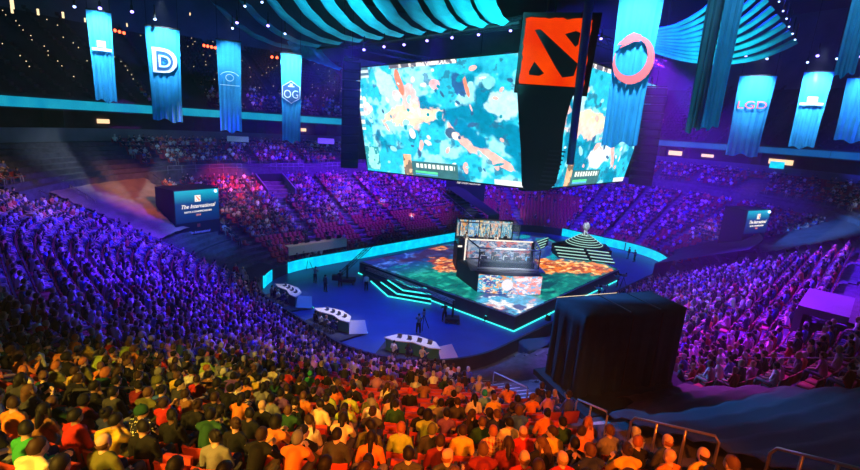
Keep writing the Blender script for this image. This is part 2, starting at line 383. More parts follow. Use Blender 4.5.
def head_parts(mb, Hm):                    # Hm: head matrix, origin at the neck top, +Y the face
    n0 = len(mb.v)
    mb.rings([(0, .030, -.035, .030, .030), (0, .036, -.02, .046, .055), (0, .030, .01, .062, .078), (0, .018, .05, .070, .090), (0, .008, .09, .076, .098), (0, 0, .13, .076, .100), (0, -.004, .165, .066, .088), (0, -.004, .192, .042, .058), (0, -.004, .203, .014, .02)], 14)
    mb.tube([(0, .098, .078), (0, .118, .040), (0, .100, .030)], [.008, .014, .010], 6)
    for s in (-1, 1): mb.ball((s*.078, -.004, .062), (.012, .022, .032), 6)
    mb.tube([(-.022, .088, .004), (0, .096, .004), (.022, .088, .004)], .007, 5)
    for i in range(n0, len(mb.v)): mb.v[i] = tuple(Hm @ V(mb.v[i]))
def figure(pose):
    """joints of one pose -> body, shirt, trousers meshes (origin between the feet / on the tread, facing +Y)"""
    g = pose; body = MB(); sh = MB(); tr = MB(); shoe = MB()
    pel, bel, che, nb, nk = [V(g[k]) for k in ('pel', 'bel', 'che', 'nb', 'nk')]
    d = (nb-pel).normalized()
    def torso(mb, s, top=True):
        mb.tube([pel-d*.06, pel, bel, che, lerp(che, nb, .55), lerp(che, nb, .85)], [(.13*s, .11*s), (.165*s, .125*s), (.150*s, .115*s), (.185*s, .125*s), (.165*s, .105*s), (.08*s, .07*s)], 14)
    torso(body, .9); torso(sh, 1.04)
    body.tube([lerp(che, nb, .6), nb, nk, nk+(nk-nb).normalized()*.05], [.075, .058, .052, .05], 10)
    sh.tube([lerp(che, nb, .7), nb+(nk-nb)*.12], [.085, .066], 10)
    Hm = Matrix.Translation(nk) @ Matrix.Rotation(g.get('turn', 0), 4, 'Z') @ Matrix.Rotation(-g.get('nod', 0), 4, 'X') @ Matrix.Rotation(g.get('tilt', 0), 4, 'Y')
    head_parts(body, Hm)
    for s in (-1, 1):
        k = 'l' if s < 0 else 'r'
        so, el, wr = V(g['s'+k]), V(g['e'+k]), V(g['w'+k])
        body.tube([lerp(che, so, .5), so, lerp(so, el, .5), el, lerp(el, wr, .4), wr], [.05, .056, .047, .040, .039, .026], 10)
        hand(body, wr, wr-el, g.get('pn'+k, (0, 0, -1)), s)
        sl = g.get('sleeve', 1.)
        sh.tube([nb-(nk-nb)*.2, lerp(nb, so, .55), so], [.058, .058, .055], 10)
        pts, rr = [lerp(che, so, .4), so, lerp(so, el, .55)], [.066, .066, .058]
        if sl > .6: pts += [el, lerp(el, wr, .5), lerp(el, wr, .95)]; rr += [.056, .050, .040]
        sh.tube(pts, rr, 10)
        hi, kn, an = V(g['h'+k]), V(g['k'+k]), V(g['a'+k])
        body.tube([hi, lerp(hi, kn, .5), kn, lerp(kn, an, .35), an], [.082, .070, .054, .052, .036], 10)
        tr.tube([hi, lerp(hi, kn, .5), kn, lerp(kn, an, .4), lerp(kn, an, .93)], [.102, .088, .072, .066, .056], 10)
        fd = V(g.get('f'+k, (0.03*s, 1, 0))).normalized()
        an0 = V((an.x, an.y, an.z)); toe = an0+fd*.17; toe.z = an0.z-.055
        body.tube([an0, an0+V((0, 0, -.04))+fd*.03, toe], [(.036, .036), (.04, .035), (.035, .02)], 8)
        shoe.tube([an0-fd*.06+V((0, 0, -.045)), an0+fd*.02+V((0, 0, -.038)), toe+fd*.02], [(.04, .035), (.052, .045), (.045, .028)], 8)
    tr.tube([pel-d*.08, pel+d*.02, pel+d*.08], [(.15, .13), (.172, .135), (.165, .125)], 14)
    bme = remesh(body, .0125, 'body', [SKINS[0], M['eye']], 2)
    ey = MB()
    for s in (-1, 1): ey.ball((s*.032, .094, .070), (.012, .008, .008), 6)
    for i in range(len(ey.v)): ey.v[i] = tuple(Hm @ V(ey.v[i]))
    append_mesh(bme, ey, 1)
    sme = remesh(sh, .018, 'shirt', CLOM['black'], 9); tme = remesh(tr, .02, 'trousers', [CLOM['charcoal'], M['shoe']], 3); append_mesh(tme, shoe, 1)
    return dict(body=bme, shirt=sme, trousers=tme, head=Hm)
def hair_mesh(kind):
    bm = MB(); n = 18; rows = 10; grid = []
    for i in range(rows+1):
        th = PI*.02+PI*.62*i/rows
        for k in range(n):
            ph = 2*PI*k/n; fx, fy = math.cos(ph), math.sin(ph)          # fy>0 is the face side
            lim = .40*PI if fy > .35 else (.50*PI if fy > -.1 else .62*PI)
            t = min(th, lim); bulge = 1.0
            if kind == 'afro': bulge = 1.22
            r = (.084*bulge, .110*bulge, .115*bulge); w = 1+.035*math.sin(5*ph+i)+(.03 if fy < 0 else 0)
            grid.append((r[0]*math.sin(t)*fx*w, -.004+r[1]*math.sin(t)*fy*w, .105+r[2]*math.cos(t)*(1.0)))
    fs = [(i*n+k, i*n+(k+1) % n, (i+1)*n+(k+1) % n, (i+1)*n+k) for i in range(rows) for k in range(n)]
    fs.append(tuple(range(n)))
    bm.add(grid, fs)
    if kind == 'long':
        bm.tube([(0, -.05, .12), (0, -.085, .04), (0, -.10, -.06), (0, -.105, -.20), (0, -.10, -.26)], [(.075, .045), (.088, .045), (.095, .04), (.08, .03), (.04, .015)], 10)
        for s in (-1, 1): bm.tube([(s*.07, 0, .12), (s*.088, -.005, .03), (s*.09, -.02, -.08)], [.03, .026, .015], 8)
    if kind == 'bun': bm.ball((0, -.09, .19), .045, 8)
    if kind == 'ponytail': bm.tube([(0, -.10, .13), (0, -.15, .09), (0, -.155, -.02), (0, -.14, -.12)], [.02, .032, .028, .01], 8)
    if kind in ('cap', 'beanie'):
        bm = MB(); bm.rings([(0, -.004, .055, .086, .112), (0, -.004, .10, .089, .114), (0, -.004, .15, .080, .104), (0, -.004, .19, .058, .075), (0, -.004, .213, .02, .028)], 16)
        if kind == 'cap': bm.tube([(0, .09, .09), (0, .15, .078), (0, .185, .070)], [(.07, .010), (.068, .008), (.04, .006)], 12)
        else: bm.ball((0, -.005, .22), .02, 6)
    if kind == 'balding':
        bm = MB(); g = []
        for i in range(5):
            z = .03+.085*i/4; rr = math.sqrt(max(.1, 1-((z-.105)/.12)**2))
            for k in range(13):
                a = PI+(PI)*k/12+0; a = PI*(-.04)-PI*.92*k/12
                g.append((.083*rr*math.cos(a), -.002+.108*rr*math.sin(a), z))
        bm.add(g, [(i*13+k, i*13+k+1, (i+1)*13+k+1, (i+1)*13+k) for i in range(4) for k in range(12)])
    me = bm.data('hair' if kind not in ('cap', 'beanie') else 'cap', HAIRM['black'], True)
    return me
HAIRS = {k: hair_mesh(k) for k in ('short', 'afro', 'long', 'bun', 'ponytail', 'cap', 'beanie', 'balding')}
def seated(**o):
    g = dict(pel=(0, -.02, .52), bel=(0, -.05, .67), che=(0, -.05, .86), nb=(0, -.03, 1.02), nk=(0, -.01, 1.07),
             sl=(-.165, -.04, .945), el=(-.215, .0, .68), wl=(-.13, .20, .60), sr=(.165, -.04, .945), er=(.215, .0, .68), wr=(.13, .20, .60),
             hl=(-.09, 0, .50), kl=(-.14, .42, .50), al=(-.14, .44, .11), hr=(.09, 0, .50), kr=(.14, .42, .50), ar=(.14, .44, .11))
    g.update(o); return g
LEAN = dict(bel=(0, .02, .67), che=(0, .12, .84), nb=(0, .22, .97), nk=(0, .26, 1.01), sl=(-.18, .16, .92), sr=(.18, .16, .92), el=(-.19, .36, .66), er=(.19, .36, .66), wl=(-.06, .50, .74), wr=(.06, .50, .74), nod=-.15)
POSES = [
    ('upright', seated()),
    ('leaning forward', seated(**LEAN)),
    ('holding phone', seated(el=(-.215, .10, .74), wl=(-.08, .28, .90), er=(.215, .10, .74), wr=(.08, .28, .90), pnl=(0, -1, 0), pnr=(0, -1, 0), nod=-.35)),
    ('arms folded', seated(el=(-.215, .04, .74), wl=(.08, .16, .76), er=(.215, .06, .72), wr=(-.08, .18, .72), turn=.25, sleeve=.5)),
    ('head turned', seated(turn=.95, che=(.02, -.04, .86), nod=.05)),
    ('looking back', seated(turn=-.85, er=(.27, .06, .72), wr=(.30, .28, .70), sleeve=.5)),
    ('chin propped', seated(er=(.215, .14, .74), wr=(.12, .13, .96), pnr=(0, -1, 0), turn=-.2, che=(.03, .0, .86), nb=(.04, .04, 1.01), nk=(.05, .06, 1.06), tilt=.12)),
    ('slouching', seated(pel=(0, .04, .50), bel=(0, -.03, .62), che=(0, -.10, .78), nb=(0, -.12, .93), nk=(0, -.11, .98), sl=(-.18, -.12, .88), sr=(.18, -.12, .88), kl=(-.22, .44, .52), kr=(.22, .44, .52), al=(-.20, .46, .11), ar=(.20, .46, .11), sleeve=.5, turn=.2)),
]
STAND = [('standing', dict(pel=(0, 0, .94), bel=(0, .01, 1.08), che=(0, .0, 1.28), nb=(0, 0, 1.45), nk=(0, .02, 1.51), sl=(-.185, 0, 1.39), el=(-.215, -.03, 1.11), wl=(-.23, .07, .87), sr=(.185, 0, 1.39), er=(.215, -.03, 1.11), wr=(.23, .07, .87),
          hl=(-.09, 0, .92), kl=(-.10, .02, .49), al=(-.11, 0, .10), hr=(.09, 0, .92), kr=(.11, .05, .50), ar=(.12, .04, .10))),
         ('operating a camera', dict(pel=(0, 0, .94), bel=(0, .01, 1.08), che=(0, .03, 1.28), nb=(0, .07, 1.44), nk=(0, .10, 1.50), sl=(-.185, .03, 1.38), el=(-.215, .20, 1.18), wl=(-.12, .42, 1.30), sr=(.185, .03, 1.38), er=(.215, .20, 1.18), wr=(.12, .42, 1.30),
          hl=(-.09, 0, .92), kl=(-.12, .06, .50), al=(-.13, .02, .10), hr=(.09, 0, .92), kr=(.13, .0, .50), ar=(.15, -.08, .10)))]
FIG = [(n, figure(g)) for n, g in POSES]; FIGS = [(n, figure(g)) for n, g in STAND]
def make_person(fig, shirt, hairc, hairk, skin, legs='charcoal', loc=(0, 0, 0), rz=0, label=None, group=None, capc=None):
    t = thing('person', label, 'person', loc, rz, group)
    def put(n, me, m0):
        o = link(n, me, t)
        if m0: o.material_slots[0].link = 'OBJECT'; o.material_slots[0].material = m0
        return o
    put('body', fig['body'], SKINS[skin]); put('shirt', fig['shirt'], CLOM[shirt]); put('trousers', fig['trousers'], CLOM[legs])
    if hairk != 'bald':
        h = put('cap' if hairk in ('cap', 'beanie') else 'hair', HAIRS[hairk], CLOM[capc] if hairk in ('cap', 'beanie') else HAIRM[hairc]); h.matrix_local = fig['head']
    return t

# ------------------------------------------------------------------ seats
def seat_meshes(folded):
    bk = MB(); n = 6
    for i in range(n):     # curved back slab built of strips
        a0 = -.24+.48*i/n; a1 = -.24+.48*(i+1)/n; c0 = .035*(a0/.24)**2; c1 = .035*(a1/.24)**2
        q = [(a0, -.20+c0, .38), (a1, -.20+c1, .38), (a1, -.27+c1, .82), (a0, -.27+c0, .82)]
        q2 = [(p[0], p[1]-.045, p[2]) for p in q]
        bk.add(q+q2, [(0, 1, 2, 3), (7, 6, 5, 4), (0, 4, 5, 1), (3, 2, 6, 7)] + ([(0, 3, 7, 4)] if i == 0 else []) + ([(1, 5, 6, 2)] if i == n-1 else []))
    pn = MB()
    if folded: pn.box((0, -.09, .60), (.44, .07, .40), mx=Matrix.Rotation(-.18, 3, 'X'))
    else: pn.box((0, .04, .415), (.44, .42, .07))
    arms = []
    fr = MB(); fr.box((-.265, -.08, .32), (.03, .10, .64)); fr.box((-.265, -.06, .03), (.05, .2, .04)); fr.box((-.265, -.02, .645), (.055, .32, .035))
    return bk.data('backrest', M['seat_red']), pn.data('seat_pan', M['seat_red']), fr.data('armrest', M['seat_dark'])
SM = [seat_meshes(False), seat_meshes(True)]
def make_seat(folded, loc, rz, label, group):
    t = thing('stadium_seat', label, 'seat', loc, rz, group)
    for n, me in zip(('backrest', 'seat_pan', 'armrest'), SM[folded]): link(n, me, t)
    return t

AISLES = [123.0, 116.0, 109.4, 102, 94.6, 86.5, 79.3, 73.4, 69.0, 66.2, 63.5, 45.0, 37.5, 30.2, 24.2, 128.9, 2.0-3000]
AISLE_NEAR = 9+RR*math.radians(61.0)        # the stepped aisle beside the near rail
VOMS = [(122.2, 12.2, 15.8), (66.3, 17.5, 21)]
slots = []          # (q, k, world pos, angle)
for k in range(NEARROW):
    d = k*RD+.42; q = (k*.618) % 1*.35
    while q < QT:
        (s, t), n, R = rim(q); step = (.575 if d > 9 and (q < 20 or q > 134) else .56)*(R/(R+d) if R else 1)
        q += step
        if q >= QT: break
        (s, t), n, R = rim(q); loc_w = (R+d)/R if R else 1
        if TARP_L[0]-.05 < q < TARP_L[1] or (9+RR*math.radians(56.2) if d < 15.8 else 9+RR*math.radians(54.0)) < q < 19.6+max(0, d-15)*.13 or (18.3 < q < 24 and d < 8.5) or (18 < q < 21.5 and d > 19.5) or (24 <= q < 34 and d < 5.5) or 50.5 < q < 61.3 and not (q > 60.6): continue
        if any(abs(q-a)*loc_w < .62 for a in AISLES) and k < 25: continue
        if farq(q) and (k >= NROW or k in (19, 20)): continue
        if any(abs(q-v[0])*loc_w < 2.2 and v[1]-.6 < d < v[2] for v in VOMS): continue
        if 91.2 < q < 94.2 and d < 9: continue
        if 23.4 < q < 27.5 and 15.2 < d < 19.3: continue
        p = P(q, d, rowz(k, q)); nn = NW(q)
        slots.append((q, k, p, math.atan2(-nn.y, -nn.x)-PI/2, d))
def occupancy(q, k, d):
    if 96 < q < 121.5: return .06 if d < 5 else (.35 if d < 7 else .9)
    if 121.5 <= q < 129.7: return .25 if d < 5.5 else .86
    if 80 < q <= 96: return .05 if d < 7.5 else (.5 if d < 10 else .9)
    if 68 < q <= 80: return .1 if d < 2.6 else .9
    if 61 < q <= 68: return .2 if d < 6 else (.85 if d < 14 else .6)
    if 13.2 < q < 20 and 4 < d < 14: return .45
    if (q < 20 or q > 134) and d > 14: return .84
    if q < 20 or q > 134: return .93
    return .9
# pixels (of heads) whose look is known: shirt, hair colour, hair kind, skin, pose, trousers
KNOWN = [
    ((12, 400), 'orange', 'dark brown', 'short', 0, 4, 'lime green', None), ((18, 370), 'cream', 'ginger', 'short', 0, 4, 'charcoal', None), ((38, 380), 'dark green', 'brown', 'short', 0, 4, 'charcoal', None),
    ((50, 378), 'olive green', 'ginger', 'short', 0, 3, 'charcoal', None), ((80, 362), 'olive green', 'ginger', 'short', 0, 0, 'charcoal', None), ((92, 372), 'dark green', 'ginger', 'afro', 0, 1, 'charcoal', None),
    ((116, 372), 'dark green', 'dark brown', 'long', 0, 0, 'charcoal', None), ((58, 356), 'orange', 'black', 'short', 1, 1, 'charcoal', None), ((30, 345), 'olive green', 'black', 'short', 0, 1, 'charcoal', None),
    ((10, 432), 'green', 'black', 'short', 1, 4, 'navy', None), ((38, 432), 'charcoal', 'black', 'short', 1, 4, 'brown', None), ((108, 446), 'olive green', 'brown', 'balding', 0, 0, 'navy', None),
    ((146, 404), 'star and stripe print', 'black', 'beanie', 1, 5, 'black', 'dark green'), ((186, 398), 'brown', 'dark brown', 'short', 0, 0, 'charcoal', None), ((158, 376), 'olive green', 'blond', 'beanie', 0, 0, 'charcoal', 'olive green'),
    ((185, 375), 'yellow', 'brown', 'short', 0, 0, 'charcoal', None), ((205, 368), 'cream', 'ginger', 'short', 0, 5, 'charcoal', None), ((224, 376), 'lime green', 'black', 'cap', 0, 0, 'charcoal', 'white'),
    ((216, 412), 'olive green', 'black', 'long', 1, 0, 'charcoal', None), ((240, 395), 'black', 'black', 'short', 0, 0, 'charcoal', None), ((269, 410), 'black', 'grey', 'bald', 0, 0, 'charcoal', None),
    ((200, 428), 'dark green', 'black', 'short', 1, 1, 'charcoal', None), ((136, 420), 'black', 'black', 'short', 1, 4, 'charcoal', None), ((296, 440), 'orange', 'grey', 'cap', 0, 1, 'charcoal', 'grey'),
    ((328, 430), 'charcoal', 'black', 'short', 0, 0, 'charcoal', None), ((334, 405), 'black', 'black', 'short', 1, 0, 'charcoal', None), ((371, 440), 'orange', 'black', 'long', 0, 0, 'charcoal', None),
    ((370, 422), 'olive green', 'black', 'short', 0, 4, 'charcoal', None), ((348, 418), 'cream', 'dark brown', 'long', 0, 0, 'charcoal', None), ((400, 400), 'dark green', 'cream', 'short', 0, 0, 'charcoal', None),
    ((410, 425), 'lime green', 'ginger', 'short', 0, 0, 'charcoal', None), ((386, 403), 'cream', 'black', 'long', 0, 0, 'charcoal', None), ((438, 436), 'dark red', 'dark brown', 'short', 0, 0, 'charcoal', None),
    ((463, 425), 'yellow', 'dark brown', 'short', 0, 0, 'charcoal', None), ((497, 430), 'red and yellow plaid', 'ginger', 'short', 0, 0, 'charcoal', None), ((530, 438), 'red', 'ginger', 'balding', 0, 0, 'charcoal', None),
    ((512, 427), 'cream', 'black', 'short', 0, 0, 'charcoal', None), ((545, 428), 'yellow', 'dark brown', 'short', 0, 4, 'charcoal', None), ((577, 425), 'orange', 'dark brown', 'short', 1, 5, 'charcoal', None),
    ((595, 422), 'salmon', 'ginger', 'long', 0, 5, 'charcoal', None), ((585, 445), 'black', 'black', 'short', 1, 0, 'charcoal', None), ((550, 455), 'red', 'blond', 'balding', 0, 0, 'charcoal', None),
    ((625, 442), 'black', 'ginger', 'short', 0, 5, 'charcoal', None), ((657, 446), 'charcoal', 'ginger', 'balding', 0, 0, 'charcoal', None), ((677, 458), 'orange', 'blond', 'bald', 0, 0, 'charcoal', None),
    ((708, 454), 'yellow', 'dark brown', 'balding', 0, 0, 'charcoal', None), ((462, 458), 'charcoal', 'ginger', 'balding', 0, 5, 'charcoal', None), ((514, 456), 'red', 'ginger', 'balding', 0, 0, 'charcoal', None),
    ((430, 404), 'lime green', 'ginger', 'balding', 0, 0, 'charcoal', None), ((453, 386), 'salmon', 'dark brown', 'short', 0, 0, 'charcoal', None), ((484, 390), 'light blue', 'teal', 'beanie', 0, 0, 'charcoal', 'teal'),
    ((460, 398), 'charcoal', 'dark brown', 'short', 0, 0, 'charcoal', None), ((475, 400), 'white', 'black', 'long', 0, 0, 'charcoal', None), ((260, 373), 'cream', 'black', 'short', 0, 3, 'charcoal', None),
    ((312, 378), 'green', 'green', 'cap', 0, 3, 'charcoal', 'green'), ((350, 372), 'grey', 'black', 'short', 0, 0, 'charcoal', None), ((101, 352), 'cream', 'dark brown', 'short', 0, 3, 'charcoal', None), ((90, 345), 'yellow', 'black', 'short', 0, 3, 'charcoal', None),
    ((110, 345), 'red', 'black', 'short', 0, 3, 'charcoal', None), ((85, 340), 'orange', 'ginger', 'short', 0, 3, 'charcoal', None), ((423, 432), 'charcoal', 'black', 'cap', 0, 0, 'charcoal', 'olive green'), ((392, 450), 'charcoal', 'black', 'short', 0, 0, 'charcoal', None)]
EMPTY_PX = [(207, 395), (182, 432), (170, 446), (269, 420), (399, 430), (395, 445), (391, 458), (384, 420), (270, 455), (318, 446), (478, 455), (540, 415), (468, 414), (550, 396), (414, 404), (556, 418), (380, 405), (430, 390), (440, 372), (455, 377), (425, 372), (500, 400), (520, 402), (476, 378), (585, 408), (615, 452)]
cand = []
for i, (q, k, p, rz, d) in enumerate(slots):
    if q < 17 or q > 134:
        hp = p+V((0, 0, 1.15)); u, v = proj(hp); dist = (hp-CAM).length
        if -14 < u < 872 and v < 486 and dist < 24: cand.append((dist, i, u, v))
cand.sort(); near = {i for _, i, _, _ in cand[:300]}
nearpx = {i: (u, v) for _, i, u, v in cand[:300]}
known = {}; empties = set()
used = set()
for px in KNOWN:
    best = min((math.hypot(nearpx[i][0]-px[0][0], nearpx[i][1]-px[0][1]), i) for i in near if i not in used)
    if best[0] < 22: known[best[1]] = px; used.add(best[1])
for px in EMPTY_PX:
    best = min((math.hypot(nearpx[i][0]-px[0], nearpx[i][1]+6-px[1]), i) for i in near if i not in used)
    if best[0] < 20: empties.add(best[1]); used.add(best[1])
kmax = max(slots[i][1] for i in near)
byrow = {}
for i in near: byrow.setdefault(slots[i][1], []).append(i)
ORD = ['first', 'second', 'third', 'fourth', 'fifth', 'sixth', 'seventh', 'eighth', 'ninth', 'tenth', 'eleventh', 'twelfth', 'thirteenth', 'fourteenth', 'fifteenth', 'sixteenth', 'seventeenth', 'eighteenth', 'nineteenth', 'twentieth']
def ordn(n):
    if n < 20: return ORD[n]
    return ('twenty-' if n < 29 else 'thirty-' if n < 39 else 'forty-')+ORD[(n-20) % 10] if (n-19) % 10 else {29: 'thirtieth', 39: 'fortieth'}.get(n, 'fiftieth')
place = {}
for r, k in enumerate(sorted(byrow, reverse=True)):
    row = sorted(byrow[k], key=lambda i: -nearpx[i][0])
    for c, i in enumerate(row): place[i] = (r, c)
WARM = ['orange', 'yellow', 'cream', 'black', 'charcoal', 'red', 'olive green', 'white', 'black', 'dark green', 'brown', 'black', 'charcoal', 'grey', 'navy', 'dark red', 'lime green', 'purple', 'black', 'blue']
people_near = []; people_far = []
rr = random.Random(3)
for i, (q, k, p, rz, d) in enumerate(slots):
    occ = rr.random() < occupancy(q, k, d)
    if i in near:
        u, v = nearpx[i]
        if i in known: occ = True
        elif i in empties: occ = False
        elif u > 370 and v < 412 and rr.random() < .35: occ = False
        r, c = place[i]; pose = rr.choice([0, 0, 1, 1, 2, 3, 4, 5, 6, 7, 0, 1]); jit = rr.uniform(-.12, .12)
        if occ:
            if i in known: _, sh, hc, hk, sk, pose, lg, cp = known[i]; hc = hc if hc in HAIRM else 'black'
            else:
                sh = rr.choice(WARM); hc = rr.choice(['black', 'black', 'black', 'dark brown', 'dark brown', 'brown']); hk = rr.choice(['short', 'short', 'short', 'short', 'afro', 'long', 'ponytail', 'cap', 'short', 'short', 'bun'])
                sk = rr.choice([0, 0, 1, 1, 2, 3]); lg = rr.choice(['charcoal', 'navy', 'black', 'grey', 'olive green']); cp = rr.choice(['black', 'red', 'navy', 'grey'])
            pn, fg = FIG[pose]
            look = {'bald': 'bald', 'balding': 'balding', 'cap': '%s-capped' % (cp or 'dark'), 'beanie': 'beanie-wearing'}.get(hk, hc.replace(' ', '-')+'-haired')
            pt_ = make_person(fg, sh, hc, hk, sk, lg, p+V((0, 0, 0)), rz+jit, '%s person in %s, %s, %s row up, %s seat from steps' % (look, sh, pn, ordn(r), ordn(c)), 'audience in the near seats', cp)
        if i in known and known[i][0] == (38, 380): text_mb('UCSB', .15, 'shirt_lettering', CLOM['white'], pt_, frame_m(V((0, -.195, .86)), V((1, 0, 0)), V((0, -.1, 1))), .004)
        if i in known and known[i][0] == (240, 395):
            bg_ = thing('drawstring_bag', 'yellow drawstring bag with a red square emblem on the back of a person in black', 'bag', p+Matrix.Rotation(rz, 3, 'Z') @ V((-.04, -.24, .62)), rz)
            MB().rings([(0, 0, 0, .10, .04), (0, 0, .06, .155, .07), (0, 0, .2, .165, .075), (0, 0, .33, .13, .05), (0, 0, .43, .04, .03)], 12).build('pouch', CLOM['yellow'], bg_, True)
            MB().box((0, -.078, .19), (.15, .012, .15)).build('emblem', CLOM['red'], bg_); MB().tube([(0, 0, .42), (.06, .06, .52), (.08, .14, .46)], .008, 5).tube([(0, 0, .42), (-.06, .06, .52), (-.08, .14, .46)], .008, 5).build('drawstring', CLOM['charcoal'], bg_)
        make_seat(0 if occ else 1, p, rz, '%s red seat, %s row up, %s seat from the lit steps' % ('occupied' if occ else 'empty folded', ordn(r), ordn(c)), 'red seats of the near rows')
    elif occ: people_far.append((p, rz, q, k, d))

# remaining audience: one uncountable crowd, each member a low mesh figure
def lowfig(mode):
    """verts, quads, part index (0 shirt 1 skin 2 hair 3 trousers)"""
    vs = []; fs = []; pi = []
    def ringtube(rings, part, n=5, cap=True):
        o = len(vs)
        for c, rx, ry, ax in rings:
            for k in range(n):
                a = 2*PI*k/n+.3
                if ax == 'z': vs.append((c[0]+rx*math.cos(a), c[1]+ry*math.sin(a), c[2]))
                else: vs.append((c[0]+rx*math.cos(a), c[1], c[2]+ry*math.sin(a)))
        for i in range(len(rings)-1):
            for k in range(n): fs.append((o+i*n+k, o+i*n+(k+1) % n, o+(i+1)*n+(k+1) % n, o+(i+1)*n+k)); pi.append(part)
    ln = .12 if mode == 1 else 0; tz = 0
    if mode == 3: tz = .42
    ringtube([((0, 0, .45+tz), .17, .13, 'z'), ((0, ln*.5-.03, .7+tz), .16, .12, 'z'), ((0, ln-.03, .90+tz), .21, .12, 'z'), ((0, ln, 1.02+tz), .07, .06, 'z'), ((0, ln, 1.03+tz), .002, .002, 'z')], 0, 6)
    ringtube([((0, ln+.02, 1.0+tz), .05, .05, 'z'), ((0, ln+.03, 1.10+tz), .075, .085, 'z'), ((0, ln+.03, 1.17+tz), .078, .09, 'z')], 1, 6)
    ringtube([((0, ln-.02, 1.09+tz), .078, .07, 'z'), ((0, ln+.005, 1.18+tz), .09, .10, 'z'), ((0, ln+.01, 1.25+tz), .075, .09, 'z'), ((0, ln+.01, 1.29+tz), .01, .01, 'z')], 2, 6)
    for s in (-1, 1):
        up = mode == 2 and s > 0
        ringtube([((s*.19, ln-.04, .95+tz), .05, .05, 'z'), ((s*.24, ln+.02+(.1 if up else 0), .72+tz), .045, .045, 'z')], 0, 4)
        ringtube([((s*.24, ln+.02, .74+tz), .035, .04, 'y'), ((s*.12, ln+.27, (1.0 if up else .62)+tz), .03, .035, 'y'), ((s*.12, ln+.30, (1.0 if up else .62)+tz), .002, .002, 'y')], 1, 4)
        if mode != 3:
            ringtube([((s*.10, -.05, .50), .09, .08, 'y'), ((s*.13, .42, .52), .07, .07, 'y'), ((s*.13, .46, .50), .01, .01, 'y')], 3, 4)
            ringtube([((s*.13, .42, .50), .06, .06, 'z'), ((s*.13, .44, .04), .05, .05, 'z')], 3, 4)
        else: ringtube([((s*.10, 0, .92), .10, .10, 'z'), ((s*.12, 0, .04), .06, .07, 'z')], 3, 4)
    return np.array(vs, np.float32), np.array(fs, np.int32), np.array(pi)
LF = [lowfig(0), lowfig(1), lowfig(2), lowfig(3)]
PAL = np.array([(.85, .85, .85), (.012, .012, .02), (.02, .02, .03), (.9, .88, .85), (.4, .04, .03), (.05, .08, .4), (.01, .01, .01), (.10, .10, .14), (.03, .03, .08), (.7, .2, .1), (.012, .012, .012), (.15, .2, .6), (.5, .5, .6), (.02, .08, .06), (.02, .02, .02), (.6, .25, .6)])
HP = np.array([(.015, .01, .01), (.03, .02, .015), (.1, .05, .03), (.4, .28, .15), (.02, .02, .02), (.5, .5, .5)]); SKP = np.array([(.72, .48, .36), (.6, .36, .25), (.35, .2, .12)]); TP = np.array([(.03, .03, .05), (.05, .07, .15), (.12, .12, .13), (.3, .28, .22)])
AV = []; AF = []; AC = []; off = 0
def crowd_add(p, rz, mode=None):
    global off
    mode = rng.choice([0, 0, 0, 1, 1, 2, 3], p=None) if mode is None else mode
    if mode == 3 and rng.random() > .12: mode = 0
    vs, fs, pi = LF[mode]; a = rz+rng.uniform(-.35, .35); c, s = math.cos(a), math.sin(a); sc = rng.uniform(.92, 1.08)
    x = (vs[:, 0]*c-vs[:, 1]*s)*sc+p.x; y = (vs[:, 0]*s+vs[:, 1]*c)*sc+p.y; z = vs[:, 2]*sc+p.z
    AV.append(np.stack([x, y, z], 1)); AF.append(fs+off); off += len(vs)
    pc = np.stack([PAL[rng.integers(len(PAL))]*rng.uniform(.7, 1.1), SKP[rng.integers(3)], HP[rng.integers(6)], TP[rng.integers(4)]]); AC.append(pc[pi])
for p, rz, q, k, d in people_far: crowd_add(p, rz)
for k in (0, 1, 2, 3, 4, 5):              # front rows of the upper level
    q = 77
    while q < 127.5:
        q += .6
        if rr.random() < (.8 if k < 4 else .4) and q % 6 > .9: crowd_add(P(q, DT+.5+k*.85, 16.2+.55*k), math.atan2(-NW(q).y, -NW(q).x)-PI/2, 0)
crowd = link('crowd', col_mesh('crowd', np.concatenate(AV), np.concatenate(AF), np.concatenate(AC), M['attr']))
tag(crowd, 'densely seated audience filling the arena stands around the rink', 'crowd', kind='stuff')
# remaining seats as one object
SV = np.array([(-.24, -.20, .38), (.24, -.20, .38), (.24, -.27, .82), (-.24, -.27, .82), (-.24, -.25, .38), (.24, -.25, .38), (.24, -.32, .82), (-.24, -.32, .82),
               (-.22, -.12, .36), (.22, -.12, .36), (.22, .22, .36), (-.22, .22, .36), (-.22, -.12, .44), (.22, -.12, .44), (.22, .22, .44), (-.22, .22, .44)], np.float32)
SF = np.array([(0, 1, 2, 3), (7, 6, 5, 4), (3, 2, 6, 7), (0, 3, 7, 4), (1, 5, 6, 2), (12, 13, 14, 15), (8, 11, 10, 9), (10, 11, 15, 14), (8, 12, 15, 11), (9, 10, 14, 13)], np.int32)
BV = []; BF = []; o_ = 0
for i, (q, k, p, rz, d) in enumerate(slots):
    if i in near: continue
    c, s = math.cos(rz), math.sin(rz); BV.append(np.stack([SV[:, 0]*c-SV[:, 1]*s+p.x, SV[:, 0]*s+SV[:, 1]*c+p.y, SV[:, 2]+p.z], 1)); BF.append(SF+o_); o_ += 16
nlow = 10*len(BF)
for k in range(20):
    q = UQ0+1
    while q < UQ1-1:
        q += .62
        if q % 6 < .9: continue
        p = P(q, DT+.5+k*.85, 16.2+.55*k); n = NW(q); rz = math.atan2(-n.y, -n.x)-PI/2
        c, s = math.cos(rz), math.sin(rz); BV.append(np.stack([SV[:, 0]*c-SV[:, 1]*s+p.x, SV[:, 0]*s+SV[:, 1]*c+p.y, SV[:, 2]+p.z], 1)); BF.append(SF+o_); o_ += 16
fs = np.concatenate(BF)
